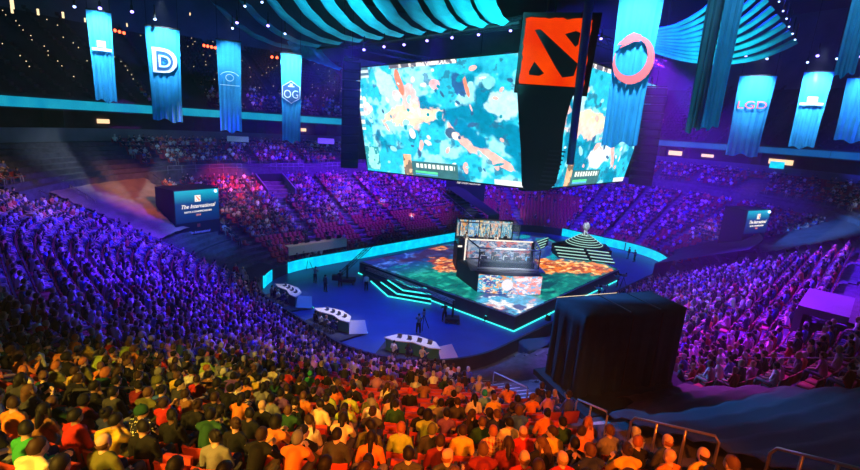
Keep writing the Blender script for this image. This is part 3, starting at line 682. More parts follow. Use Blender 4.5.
so = link('arena_seating', col_mesh('arena_seating', np.concatenate(BV), fs, np.where((np.arange(len(fs)) < nlow)[:, None], np.array([[.30, .03, .03]]), np.array([[.05, .04, .06]])), M['attr']))
tag(so, 'rows of red tip-up seats filling the farther stands', 'seats', kind='stuff')
print('near', len(near), 'far', len(people_far), 'slots', len(slots))

# ------------------------------------------------------------------ stepped aisle, vomitories, railings
def aisle_steps(q, d0, d1, w, m_, name='stairs'):
    mb = MB(); n = NW(q); rz = math.atan2(n.y, n.x)
    d = d0
    while d < d1:
        z = Z0+RH*(d/RD+.5); mb.box(P(q, d+.21, z-.1+.1), (.40, w, .26), rz); d += .425
    return mb.build(name, m_)
o = aisle_steps(AISLE_NEAR-.12, 1.5, 15.9, 2.0, M['step']); tag(o, kind='structure'); o.name = 'floor_steps'
for a in AISLES[:15]:
    o = aisle_steps(a, .3, 20, 1.1, M['concrete']); o.name = 'floor_steps'; tag(o, kind='structure')
def rail(pts, lab, m_, r=.028, posts=None, group=None, mid=False, cat='railing'):
    t = thing('handrail', lab, cat, pts[0], group=group); o0 = V(pts[0])
    MB().tube([V(p)-o0 for p in pts], r, 8).build('top_rail', m_, t, True)
    if mid: MB().tube([V(p)-o0-V((0, 0, .45)) for p in pts], r*.7, 6).build('mid_rail', m_, t, True)
    for p, h in posts or []:
        MB().tube([V(p)-o0, V(p)-o0-V((0, 0, h))], r, 8).build('post', m_, t, True)
    return t
def rail_px(pxs, off, lab, posts=3, h=1.0, m_='brass', r=.03, curve=True):
    pts = []
    for u, v in pxs:
        d = ray(u, v); k = 3.
        while k < 90:
            X = CAM+d*k; s, t = ST(X); q, dd = qd(s, t)
            if X.z < Z0+RH*(dd/RD+.5)+off: break
            k += .02
        pts.append(X)
    a, b = pts[0], pts[-1]
    line = [a-V((0, 0, h)), a-V((0, 0, .12)), a+(b-a).normalized()*.1] + pts[1:-1] + [b-(b-a).normalized()*.1, b-V((0, 0, .12)), b-V((0, 0, h))]
    ps = [(a.lerp(b, (i+1)/(posts+1)), h) for i in range(posts)]
    return rail(line, lab, M[m_], r, ps)
def qd(s, t):
    if s < 25.5 and t > -25.5: a = math.atan2(t+25.5, 25.5-s); return 9+RR*a, math.hypot(s-25.5, t+25.5)-RR
    if s < 25.5 and t < -34.5: a = math.atan2(-34.5-t, 25.5-s); return QT-RR*a, math.hypot(s-25.5, t+34.5)-RR
    if s > 59.5 and t > -25.5: a = math.atan2(s-59.5, t+25.5); return 56.35+RR*a, math.hypot(s-59.5, t+25.5)-RR
    if s > 59.5 and t < -34.5: a = math.atan2(-34.5-t, s-59.5); return 78.7+RR*a, math.hypot(s-59.5, t+34.5)-RR
    if s < 25.5: return t+34.5, S0-s
    if s > 59.5: return 69.7-25.5-t, s-S1
    if t > -30: return 22.35+s-25.5, t-T1
    return 92.05+59.5-s, T0-t
rail_px([(632, 417), (720, 437)], 1.0, 'orange-lit metal handrail beside the balding man in yellow', 2)
rail_px([(772, 447), (880, 474)], 1.0, 'metal handrail running out of the picture at the bottom corner', 2)
rail_px([(68, 390), (153, 387)], 1.05, 'dark guard rail crossing among spectators, behind the star-print shirt', 1, m_='seat_dark')
rail_px([(192, 383), (240, 383)], 1.0, 'short dark guard rail beside the man in yellow with brown hair', 1, m_='seat_dark')
rail_px([(494, 372), (528, 388)], .9, 'small curved handrail at the foot of the lit steps, farthest along them', 0, m_='grey')
rail_px([(540, 387), (559, 400)], .9, 'curved handrail beside the lit steps near the black box', 0, m_='grey')
rail_px([(577, 399), (608, 412)], .9, 'thin handrail at the edge of the blue tarpaulin beneath the black box', 1, m_='grey')
rail_px([(680, 358), (862, 358)], .9, 'long thin grey rail along the bottom of the purple crowd', 5, m_='grey')
rail_px([(62, 180), (95, 200)], .9, 'pale handrail at the top edge of the tarpaulin behind the crowd', 3, m_='brass')
def q_rail(q, d0, d1, h, lab, m_, grp=None, r=.03):
    a = P(q, d0, Z0+RH*(d0/RD+.5)+h); b = P(q, d1, Z0+RH*(d1/RD+.5)+h); n = max(1, int((d1-d0)/2))
    return rail([a, b], lab, M[m_], r, [(a.lerp(b, i/n), h) for i in range(n+1)], grp)
q_rail(TARP_L[1]+.1, 5.5, 17.5, .9, 'slanting handrail between the blue crowd and the brown tarpaulin', 'grey')
q_rail(TARP_L[0]-.1, 5, 17.5, .9, 'slanting rail between the brown tarpaulin and the red-lit crowd', 'seat_dark')
q_rail(91, 0.5, 10, .9, 'slanting rail of the far tunnel, side nearer the red seats', 'steel')
q_rail(94.4, 0.5, 10, .9, 'slanting rail of the far tunnel beside the long cyan board', 'steel')
q_rail(61.3, 9, 20, .9, 'slanting rail above the display box with tilted screen', 'seat_dark')
def voms():
    for q, d0, d1, lab, mw, f in [(122.2, 12.4, 16, 'pink-lit', 'wall', 1), (66.3, 17.6, 21.4, 'orange-lit', 'wall', 1)]:
        n = NW(q); tg = V((-n.y, n.x, 0)); rz = math.atan2(n.y, n.x)
        for s in (-1, 1):
            mb = MB(); za = Z0+RH*(d0/RD+.5); zb = Z0+RH*(d1/RD+.5)
            A0 = P(q, d0)+tg*s*1.9; B0 = P(q, d1)+tg*s*1.9
            vs = []
            for e in (-.1, .1):
                vs += [A0+tg*e+V((0, 0, za-.4)), B0+tg*e+V((0, 0, za-.4)), B0+tg*e+V((0, 0, zb+1.0)), A0+tg*e+V((0, 0, za+1.0))]
            mb.add(vs, [(0, 1, 2, 3), (7, 6, 5, 4), (0, 4, 5, 1), (1, 5, 6, 2), (2, 6, 7, 3), (3, 7, 4, 0)])
            tag(mb.build('wall_vomitory', M[mw]), kind='structure')
        mb = MB(); mb.box(P(q, d1, (za+zb)/2+.2), (.1, 3.7, zb-za+1.4), rz); tag(mb.build('dark_tunnel_sheet', M['black']), kind='structure')  # black sheet stands in for the shade inside the passage
voms()
# balcony fence at the cross walkway (far side)
for i, (a, b) in enumerate([(108, 113.5), (116.5, 121.5), (125.5, 129)]):
    pts = [P(a+(b-a)*j/6, 16.9, rowz(20)+.55) for j in range(7)]
    rail(pts, 'thin walkway fence above the far purple seats, %s stretch from the tarpaulin' % ['third', 'second', 'first'][i], M['grey'], .03, [(p, .9) for p in pts], 'walkway fences', True)
# tunnel walls and ramps around the rim
mb = MB(); mb.box(W(15.4, -45.6, 1.2), (.3, 9, 2.4), TH-.55); tag(mb.build('wall_ramp', M['dark']), kind='structure')
mb = MB()
for q0, q1 in ((91.4, 94.0),): sector_mesh([(0.2, 2.0), (9, 6.4)], q0, q1)
tag(sector_mesh([(.1, .3), (.1, 3.0), (9.5, 6.2), (9.6, 7.5)], 91.3, 94.1).build('wall_far_tunnel', M['black']), kind='structure')
tag(sector_mesh([(.2, 1.2), (.25, 2.6), (8.6, 6.2)], 50.8, 60.4).build('wall_side_tunnel', M['dark']), kind='structure')
tag(sector_mesh([(.2, 1.0), (6, 1.2), (6.1, 3.1)], 129.6, 133.8).build('wall_corner_tunnel', M['dark']), kind='structure')
# purple-lit slab over the side entrance
n = NW(25.4); mb = MB(); mb.box(P(25.4, 17.3, 8.9), (4.2, 4.0, .35), math.atan2(n.y, n.x)); mb.box(P(25.4, 15.3, 8.3), (.3, 4.0, 1.2), math.atan2(n.y, n.x))
tag(mb.build('wall_entrance_slab', M['wall']), kind='structure')

# ------------------------------------------------------------------ stage
SZ = 1.35
ST_POLY = [(29.2, -38.4), (30.6, -19.3), (52.2, -19.9), (59.3, -33.8), (56.0, -38.6)]
def inset(poly, k):
    c = V((sum(p[0] for p in poly)/len(poly), sum(p[1] for p in poly)/len(poly))); return [tuple(V(p)+(c-V(p)).normalized()*k) for p in poly]
def wl(poly): return [(W(a, b).x, W(a, b).y) for a, b in poly]
stage = thing('stage_platform', 'large five-sided stage with a glowing map floor around the player booths', 'stage', W(42, -29, 0))
o0 = W(42, -29, 0)
def sh(mb):
    mb.v = [(x-o0.x, y-o0.y, z) for x, y, z in mb.v]; return mb
sh(MB().prism(wl(ST_POLY), .02, SZ-.04)).build('platform_body', M['dark'], stage)
g = MB(); big = wl(inset(ST_POLY, -.12))
for i in range(5):
    a, b = V((*big[i], .10)), V((*big[(i+1) % 5], .10)); g.tube([a, b], .07, 6)
sh(g).build('glow_strip', M['glow'], stage)
g = MB(); ed = wl(ST_POLY)
for i in range(5): g.tube([V((*ed[i], SZ)), V((*ed[(i+1) % 5], SZ))], .06, 6)
sh(g).build('edge_trim', M['grey'], stage)
def fnoise(x, y, sc, seed=0, octs=4):
    r = np.zeros_like(x); amp = 1; tot = 0
    for o in range(octs):
        rs = np.random.default_rng(seed+o*17); G = rs.random((64, 64)); X = (x*sc*2**o) % 64; Y = (y*sc*2**o) % 64
        xi = np.floor(X).astype(int); yi = np.floor(Y).astype(int); fx = X-xi; fy = Y-yi; fx = fx*fx*(3-2*fx); fy = fy*fy*(3-2*fy)
        a = G[xi % 64, yi % 64]; b = G[(xi+1) % 64, yi % 64]; c = G[xi % 64, (yi+1) % 64]; d = G[(xi+1) % 64, (yi+1) % 64]
        r += amp*((a*(1-fx)+b*fx)*(1-fy)+(c*(1-fx)+d*fx)*fy); tot += amp; amp *= .55
    return r/tot
def mixc(c, c2, m_): return c*(1-m_[:, None])+np.array(c2)*m_[:, None]
def sstep(x, a, b): t = np.clip((x-a)/(b-a), 0, 1); return t*t*(3-2*t)
def pip(x, y, poly):
    r = np.zeros(len(x), bool); n = len(poly); j = n-1
    for i in range(n):
        xi, yi = poly[i]; xj, yj = poly[j]
        r ^= ((yi > y) != (yj > y)) & (x < (xj-xi)*(y-yi)/(yj-yi+1e-12)+xi); j = i
    return r
def grid_face(name, nx, ny, fn_pos, fn_col, m_, parent, keep=None):
    gx, gy = np.meshgrid(np.arange(nx+1)/nx, np.arange(ny+1)/ny); P3 = fn_pos(gx.ravel(), gy.ravel())
    cx, cy = np.meshgrid((np.arange(nx)+.5)/nx, (np.arange(ny)+.5)/ny); cx = cx.ravel(); cy = cy.ravel()
    i = np.arange(nx)[None, :]+np.arange(ny)[:, None]*(nx+1); i = i.ravel(); F = np.stack([i, i+1, i+nx+2, i+nx+1], 1)
    C = np.clip(fn_col(cx, cy), 0, 3)
    if keep is not None: k = keep(cx, cy); F = F[k]; C = C[k]
    return link(name, col_mesh(name, P3, F, C, m_), parent)
# LED floor picture: terrain in greens, dark blue river, fire field, painted reflection of the booth screens
sa, sb, ta, tb = 28.8, 59.8, -39, -19
pin = inset(ST_POLY, .25)
def fpos(x, y):
    s = sa+(sb-sa)*x; t = ta+(tb-ta)*y; return np.stack([AX.x*s+BX.x*t-o0.x, AX.y*s+BX.y*t-o0.y, np.full_like(s, SZ+.02)], 1)
fire_c = [ST(at(u, v, SZ)) for u, v in ((548, 266), (568, 266), (588, 268))]; lfire = [ST(at(u, v, SZ)) for u, v in ((449, 268), (440, 262), (432, 247))]
refl_c = ST(at(515, 305, SZ)); river = [ST(at(u, v, SZ)) for u, v in ((380, 256), (400, 259), (420, 262))]
def fcol(x, y):
    s = sa+(sb-sa)*x; t = ta+(tb-ta)*y
    n1 = fnoise(s*.6+t*.3, t*1.3, .6, 1, 6); n2 = fnoise(s, t*1.5, 1.1, 5, 6); n3 = fnoise(s+9, t, .25, 9, 5)
    c = np.zeros((len(s), 3)); c[:] = (.0, .22, .19)
    c = mixc(c, (.02, .55, .38), sstep(n2, .48, .68)); c = mixc(c, (0, .07, .10), sstep(n1, .55, .7))
    far = sstep(t, -31, -36)+sstep(s, 44, 48)*sstep(t, -24, -27); far = np.clip(far, 0, 1)
    c = mixc(c, (.01, .04, .30), far); c = mixc(c, (.08, .22, .85), far*sstep(n2, .56, .66)); c = mixc(c, (.0, .45, .5), far*sstep(n1, .6, .7)*.8)
    c = mixc(c, (.05, .02, .06), sstep(n3, .54, .62)*sstep(t, -29, -33)*.8)
    def blob(c, pts, r, cols, th=.45):
        m_ = np.full(len(s), -9.)
        for p in pts: m_ = np.maximum(m_, 1-np.hypot(s-p[0], t-p[1])/r)
        m_ = sstep(m_+(n2-.5)*1.1, .1, .35); c = mixc(c, cols[0], m_); c = mixc(c, cols[1], m_*sstep(n2, .42, .6)); return mixc(c, cols[2], m_*sstep(fnoise(s, t*1.6, 1.3, 30, 5), .53, .68))
    c = blob(c, fire_c, 3.3, ((.5, .05, .02), (1.1, .25, .02), (1.5, .85, .30)))
    c = blob(c, lfire, 2.0, ((.35, .05, .05), (1.1, .25, .06), (1.3, .7, .3)))
    m_ = sstep(1-np.hypot((s-refl_c[0])/3.2, (t-refl_c[1])/3.4), -.1, .12)
    pc = np.zeros((len(s), 3)); pc[:] = (.05, .45, .75); pc = mixc(pc, (.9, .35, .35), sstep(n1+(t-refl_c[1])*.05+.0*s, .5, .62)); pc = mixc(pc, (.95, .95, 1.), sstep(fnoise(s, t, .9, 44), .56, .64)); pc = mixc(pc, (.02, .08, .3), sstep(fnoise(s, t, .8, 52), .58, .66))
    c = c*(1-m_[:, None])+pc*m_[:, None]
    c = c*(.35+1.25*fnoise(s+3, t*1.7, 2.2, 77, 5)[:, None])
    return c*.8
grid_face('map_floor', 330, 220, fpos, fcol, M['screen_px'], stage, lambda x, y: pip(sa+(sb-sa)*x, ta+(tb-ta)*y, pin))
def stairs(name, lab, a, b, dirv, n, tread, rise, m_glow, z0=0.):
    """n straight steps between points a,b (upper edge), going down along dirv, a glowing nosing on each"""
    a, b, dirv = V(a), V(b), V(dirv).normalized(); t = thing(name, lab, 'stairs', a)
    for i in range(n):
        top = z0+rise*(n-i); A_ = a+dirv*(tread*i); B_ = b+dirv*(tread*i)
        mb = MB(); q = [A_, B_, B_+dirv*tread, A_+dirv*tread]; vs = [V((p.x, p.y, z0+.01))-a for p in q]+[V((p.x, p.y, top))-a for p in q]
        st = mb.add(vs, [(3, 2, 1, 0), (4, 5, 6, 7), (0, 1, 5, 4), (1, 2, 6, 5), (2, 3, 7, 6), (3, 0, 4, 7)]).build('step', M['dark'], t)
        MB().tube([V((q[3].x, q[3].y, top-.06))-a, V((q[2].x, q[2].y, top-.06))-a], .06, 6).build('glowing_nosing', m_glow, st)
    return t
t = thing('stage_stairs', 'wide bent cyan-edged stairs descending from the stage side toward the camera crane', 'stairs', at(431, 303, 0)); o1 = V(t.location)
for i, (a, b, c, z) in enumerate([((371, 281), (388, 296), (431, 303.5), .12), ((381, 282), (397, 293.5), (431, 299), .42), ((388, 280), (403, 290), (431, 294), .74), ((395, 279), (410, 286), (431, 289), 1.05)]):
    pa, pb_, pc_ = at(*a, z), at(*b, z), at(*c, z); e1, e2 = W(29.6, -28.4), W(29.15, -38.0)
    if i == 3: pa = pa
    pts = [p-o1 for p in (pa, pb_, pc_, e1, e2)]
    st = MB().prism([(p.x, p.y) for p in pts], .01, z).build('step', M['dark'], t)
    MB().tube([V((p.x, p.y, z-.03)) for p in pts[:3]], .075, 6).build('glowing_nosing', M['glow'], st)
stairs('stage_stairs', 'pale glowing stairs at the back of the stage, section nearer the booths', at(553, 245, 2.4).xy.to_3d(), at(582, 248, 2.4).xy.to_3d(), V((.12, -1, 0)), 4, .55, .26, M['glow_w'], 1.36)
stairs('stage_stairs', 'pale glowing stairs at the back of the stage, section nearer the ramp', at(585, 248.5, 2.4).xy.to_3d(), at(607, 251, 2.4).xy.to_3d(), V((.12, -1, 0)), 4, .55, .26, M['glow_w'], 1.36)
MB().prism([(p.x, p.y) for p in (at(552, 243, 2.4), at(612, 251, 2.4), at(606, 244, 2.4), at(572, 239, 2.4))], .02, 2.38).build('back_riser', M['dark'], None)
bpy.data.objects['back_riser']['label'] = 'dark raised riser carrying the stepped trophy pedestal behind the stage'; bpy.data.objects['back_riser']['category'] = 'platform'
stairs('stage_stairs', 'short steep glowing stairs between the upper booth and trophy steps', at(538, 240, 2.6).xy.to_3d(), at(549, 236, 2.6).xy.to_3d(), V((-.5, -1, 0)), 5, .5, .3, M['glow_w'], 1.0)
# trophy pedestal
pb = at(584, 243.5, 2.4); pb.z = .95
tp = thing('trophy_pedestal', 'stepped round pedestal with glowing rings behind the fire field', 'pedestal', pb)
for i in range(6):
    r = 2.3-.33*i; zt = 1.3+.22*(i+1)
    st = MB().rings([(0, 0, (0.02 if i == 0 else zt-.22), r, r), (0, 0, zt, r, r)], 28).build('tier', M['dark'], tp)
    MB().tube([(r*math.cos(2*PI*k/28), r*math.sin(2*PI*k/28), zt) for k in range(29)], .045, 5).build('glowing_ring', M['glow_w'], st)
tr_ = thing('trophy', 'small pale shield trophy on top of the stepped pedestal', 'trophy', pb+V((0, 0, 2.62)))
MB().rings([(0, 0, 0, .45, .45), (0, 0, .3, .28, .28), (0, 0, .6, .2, .2)], 14).build('base', M['white'], tr_)
MB().rings([(0, 0, .6, .2, .2), (0, 0, .9, .45, .3), (0, 0, 1.2, .5, .3), (0, 0, 1.5, .35, .25), (0, 0, 1.7, .1, .1)], 14).build('shield', M['white'], tr_)

# ------------------------------------------------------------------ booths
def picture(seed, base, a, b, c, sc=3., k=1.):
    def f(x, y):
        n1 = fnoise(x*4+seed, y*2.2+seed, sc, seed); n2 = fnoise(x*4-seed, y*2.2, sc*.6, seed+3); n3 = fnoise(x*4, y*2.2-seed, sc*1.4, seed+8)
        o = np.zeros((len(x), 3)); o[:] = base; o = mixc(o, a, sstep(n1, .48, .56)); o = mixc(o, b, sstep(n2, .54, .62)); o = mixc(o, c, sstep(n3, .58, .66)); return o*k
    return f
def lerp_quad(q):
    q = [np.array(p) for p in q]
    return lambda x, y: (q[0][None]*((1-x)*(1-y))[:, None]+q[1][None]*(x*(1-y))[:, None]+q[2][None]*(x*y)[:, None]+q[3][None]*((1-x)*y)[:, None])
bo = at(509, 294, SZ); bo.z = 0
fx = (at(540.6, 295.4, SZ)-at(477.4, 293, SZ)); WB = fx.length; fx = fx.normalized(); fy = V((-fx.y, fx.x, 0))
BA = math.atan2(fx.y, fx.x)
booth = thing('player_booth', 'tall glass-walled player booth on a plinth with a wide colourful screen', 'booth', (bo.x, bo.y, SZ), BA)
hw = WB/2
# local coords: x along the front, y back, z up from the stage
MB().prism([(-hw, .1), (-hw*.5, -.12), (hw*.5, -.12), (hw, .1), (hw+.3, 4.6), (-hw-1.4, 4.6)], 0, 1.75).build('plinth', M['dark'], booth)
arc = lambda x: .1-.25*(1-(2*x-1)**2)
def fp(x, y):
    X = -hw+2*hw*x; return np.stack([X, arc(x)-.04, .05+1.75*y], 1)
def booth_pic(x, y):
    c = picture(11, (.05, .5, .75), (.9, .35, .1), (.05, .08, .35), (.95, .85, .7), 5)(x, y); r = picture(21, (.9, .45, .45), (.95, .9, 1), (.9, .3, .3), (.2, .5, .9), 4)(x, y)
    m_ = sstep(x, .5, .6); c = c*(1-m_[:, None])+r*m_[:, None]
    m2 = sstep(1-np.hypot((x-.45)/.1, (y-.5)/.35), 0, .2); return mixc(c, (.95, .85, .95), m2)*.95
grid_face('front_screen', 110, 32, fp, booth_pic, M['screen_px'], booth)
gy = 1.2; GZ0, GZ1 = 1.75, 3.95
MB().box((0, 2.9, GZ0+.06), (2*hw+1.2, 3.6, .12)).build('booth_floor', M['grey'], booth)
f = MB()
xs = [-hw+.1+(2*hw-.2)*i/5 for i in range(6)]
for x in (xs[0], xs[-1]): f.box((x, gy, (GZ0+GZ1)/2), (.09, .09, GZ1-GZ0))
f.build('front_post', M['dark'], booth)
MB().box((0, gy, GZ1), (2*hw, .12, .14)).box((0, gy, GZ0+.3), (2*hw, .12, .14)).build('front_beam', M['white'], booth)
for s in (-1, 1):
    b = MB(); e = V((s*(hw-.1), gy, GZ1)); bk = V((s*(hw+.5), 4.7, GZ1)); b.tube([e, bk], .07, 6); b.tube([bk, bk-V((0, 0, GZ1-GZ0))], .07, 6); b.build('side_beam', M['white'] if s > 0 else M['dark'], booth)
    MB().hexa([e-V((0, 0, GZ1-GZ0)), bk-V((0, 0, GZ1-GZ0)), bk, e], .02).build('side_glass', M['glass'], booth)
MB().box((0, gy-.02, (GZ0+GZ1)/2), (2*hw-.3, .02, GZ1-GZ0-.2)).build('front_glass', M['glass'], booth)
MB().box((-.3, 4.75, 2.75), (2*hw+1.4, .12, 2.3)).build('back_wall', M['dark'], booth)
bw = hw+.35
grid_face('back_screen', 120, 40, lerp_quad([(-bw-.3, 4.66, 2.0), (bw-.3, 4.66, 2.0), (bw-.3, 4.66, 3.85), (-bw-.3, 4.66, 3.85)]), picture(31, (.25, .4, .62), (.7, .72, .8), (.75, .25, .25), (.05, .1, .25), 5, .75), M['screen_px'], booth)
MB().box((-.3, 4.6, 3.93), (2*bw+.2, .1, .12)).box((-bw-.35, 4.6, 2.8), (.12, .1, 2.3)).build('lit_frame', M['sign_w'], booth)
def desk_setup(par, xs, y, z, cat_lab):
    for i, x in enumerate(xs):
        p = par.matrix_world if False else None
    return
MW = Matrix.Translation((bo.x, bo.y, SZ)) @ Matrix.Rotation(BA, 4, 'Z')
MB().box((0, 1.95, GZ0+.75), (2*hw-.7, .65, .06)).box((0, 1.7, GZ0+.45), (2*hw-.7, .05, .55)).build('desk', M['dark'], booth)
shirts = ['white', 'cream', 'white', 'grey', 'light blue']
for i in range(5):
    x = -hw+.75+(2*hw-1.5)*i/4; p = MW @ V((x, 1.98, GZ0+.78))
    mt = thing('gaming_monitor', 'dark-backed monitor on the booth desk, %s from the corner nearest the stage tip' % ['fifth', 'fourth', 'third', 'second', 'first'][i], 'monitor', p, BA, 'monitors in the glass booth')
    MB().box((0, 0, .30), (.6, .05, .36)).build('screen_body', M['dark'], mt); MB().box((0, .04, .06), (.08, .06, .14)).box((0, .04, .01), (.26, .2, .02)).build('stand', M['black'], mt); MB().box((0, .03, .30), (.54, .01, .30)).build('display_face', M['phone'], mt)
    p = MW @ V((x, 2.75, GZ0+.12))
    make_person(FIG[1 if i % 2 else 0][1], shirts[i], 'black', 'short', 1, 'charcoal', p, BA+PI, 'player in %s behind the booth glass, %s from the corner nearest the stage tip' % (shirts[i], ['fifth', 'fourth', 'third', 'second', 'first'][i]), 'players in the glass booth')
    ch = thing('gaming_chair', 'dark padded gaming chair under the booth player, %s from the corner nearest the stage tip' % ['fifth', 'fourth', 'third', 'second', 'first'][i], 'chair', p, BA+PI, 'gaming chairs in the glass booth')
    MB().box((0, .05, .38), (.5, .5, .08)).build('seat', M['seat_dark'], ch); MB().box((0, -.25, .85), (.48, .08, .85)).build('backrest', M['seat_dark'], ch); MB().box((0, .05, .18), (.08, .08, .34)).box((0, .05, .03), (.5, .08, .05)).box((0, .05, .03), (.08, .5, .05)).build('leg', M['black'], ch)
spot('booth_light', MW @ V((0, .3, 7.5)), MW @ V((0, 2.6, 2.4)), (.8, .9, 1), 2600, 60)
spot('booth_light', MW @ V((0, 5.5, 8)), MW @ V((-.5, 8.6, 3)), (1, .85, .7), 1500, 60)
# far booth seen above
p0 = MW @ V((-.9, 6.6, 0)); b2 = thing('player_booth', 'second player booth farther back with a row of picture panels', 'booth', (p0.x, p0.y, SZ), BA)
MB().box((0, 1.6, 1.25), (2*hw+.6, 3.0, 2.5)).build('plinth', M['dark'], b2)
for i in range(5):
    w = (2*hw+.3)/5; x0 = -hw-.15+w*i+.05; x1 = x0+w-.1
    pnl = grid_face('picture_panel', 24, 24, lerp_quad([(x0, 3.0, 3.05), (x1, 3.0, 3.05), (x1, 3.0, 4.9), (x0, 3.0, 4.9)]), picture(41+i*3, (.15, .45, .6), (.8, .75, .6), [(.9, .4, .1), (.2, .5, .9), (.9, .6, .2), (.95, .5, .3), (.2, .6, .8)][i], (.05, .12, .2), 3, .8), M['screen_px'], b2)
MB().box((0, 3.08, 3.8), (2*hw+.5, .1, 2.5)).build('back_wall', M['dark'], b2)
for s in (-1, 1):
    MB().tube([(s*(hw+.2), .2, 2.6), (s*(hw+.2), .2, 5.2), (s*(hw+.25), 3.0, 5.2)], .06, 6).build('frame_post', M['grey'], b2)
    MB().hexa([(s*(hw+.2), .2, 2.6), (s*(hw+.2), 3, 2.6), (s*(hw+.2), 3, 5.1), (s*(hw+.2), .2, 5.1)], .02).build('side_glass', M['glass'], b2)
MB().box((0, .2, 5.2), (2*hw+.5, .1, .1)).build('top_beam', M['grey'], b2)
MB().box((0, .2, 2.6), (2*hw+.5, .14, .16)).build('lit_edge', M['sign_w'], b2)
MB().box((0, 1.2, 2.85), (2*hw-.5, .7, .5)).build('desk', M['dark'], b2)
MW2 = Matrix.Translation((p0.x, p0.y, SZ)) @ Matrix.Rotation(BA, 4, 'Z')
for i in range(5):
    c = ['white', 'navy', 'grey', 'white', 'black'][i]
    make_person(FIG[i % 2][1], c, 'black', 'short', 1, 'charcoal', MW2 @ V((-hw+.8+(2*hw-1.6)*i/4, 1.9, 2.5)), BA+PI, 'player in %s in the farther booth, %s from the trophy side' % (c, ['fifth', 'fourth', 'third', 'second', 'first'][i]), 'players in the farther booth')

# ------------------------------------------------------------------ hanging cube
cube = thing('video_cube', 'huge hanging video cube showing a snowy game battle', 'screen', W(44.5, -33, 21))
c0 = V(cube.location)
def on_s(u, v, s): d = ray(u, v); k = (s-CAM.dot(AX))/d.dot(AX); return CAM+d*k-c0
def on_t(u, v, t): d = ray(u, v); k = (t-CAM.dot(BX))/d.dot(BX); return CAM+d*k-c0
SL, SR = 33.6, -21.6
qL = [on_s(368, 170, SL), on_s(523, 187.5, SL), on_s(518, 53, SL), on_s(354.5, 68.5, SL)]
qR = [on_t(557, 187, SR), on_t(622.5, 181, SR), on_t(657, 86, SR), on_t(590, 62, SR)]
# the right face continues behind the black speaker tower
qR[0] = qR[0].lerp(qR[1], -.32); qR[3] = qR[3].lerp(qR[2], -.42)
def game(seed, fire):
    def f(x, y):
        ar = 1.55; X = x*ar
        n1 = fnoise(X*4+seed, y*4, 1.6, seed); n2 = fnoise(X*4, y*4+seed, 3.5, seed+4); n3 = fnoise(X*4-seed, y*4, .9, seed+7)
        c = np.zeros((len(x), 3)); c[:] = (.02, .50, .68); c = mixc(c, (.30, .78, .88), sstep(n1, .50, .62)); c = mixc(c, (.0, .22, .36), sstep(n3, .56, .66)); c = mixc(c, (.02, .12, .22), sstep(n2, .62, .7)*.7)
        def el(cx, cy, rx, ry, col, ang=0, rough=.35, soft=.2):
            nonlocal c
            dx, dy = (x-cx)*ar, y-cy; a, b = dx*math.cos(ang)+dy*math.sin(ang), -dx*math.sin(ang)+dy*math.cos(ang)
            m_ = 1-np.hypot(a/rx, b/ry)+(n2-.5)*rough*2.2; c = mixc(c, col, sstep(m_, 0, soft))
        el(.25, .78, .10, .26, (.45, .8, .85), .5)
        for e in fire: el(*e)
        for k in range(70):
            rs = np.random.default_rng(seed*7+k); el(rs.uniform(.04, .96), rs.uniform(.1, .93), rs.uniform(.01, .05), rs.uniform(.008, .03), [(.95, .45, .40), (.03, .12, .25), (.8, .95, 1.), (.0, .30, .42), (.35, .8, .9)][k % 5], rs.uniform(0, 3), .5)
        # interface: bar of portraits at the top, minimap, portrait and buttons at the bottom
        top = (y > .965) & (x > .27) & (x < .70); c[top] = np.where((fnoise(x*60, y*12, 1., 5) > .5)[:, None], (.8, .72, .65), (.12, .12, .16))[top]
        tl = (y > .90) & (x < .11); c[tl] = np.where((np.floor(y*40) % 2 == 0)[:, None], (.55, .65, .65), (.05, .15, .2))[tl]
        l = (x < .03) & (y > .4) & (y < .88); c[l] = np.where((np.floor(y*26) % 2 == 0)[:, None], (.8, .75, .6), (.1, .4, .5))[l]
        mm = (x < .115) & (y < .24) & (y > .02); c[mm] = mixc(np.tile(np.array([(.02, .28, .32)]), (len(x), 1)), (.3, .8, .7), sstep(n2, .55, .6))[mm]
        b = (x > .30) & (x < .66) & (y < .13); c[b] = (.04, .15, .16)
        b = (x > .30) & (x < .36) & (y < .19); c[b] = np.where((n2 > .5)[:, None], (.85, .45, .25), (.2, .15, .1))[b]
        b = (x > .38) & (x < .64) & (y > .075) & (y < .115) & (np.floor(x*110) % 3 > 0); c[b] = (.8, .85, .75)
        b = (x > .38) & (x < .53) & (y > .03) & (y < .045); c[b] = (.1, .75, .3)
        b = (x > .38) & (x < .53) & (y > .012) & (y < .024); c[b] = (.1, .4, .9)
        b = (x > .86) & (y < .04); c[b] = (.75, .8, .78)
        c = c*(.78+.85*fnoise(X*9, y*9+seed, 3.1, seed+60, 5)[:, None])
        return np.clip(c*1.12, 0, 1.3)
    return f
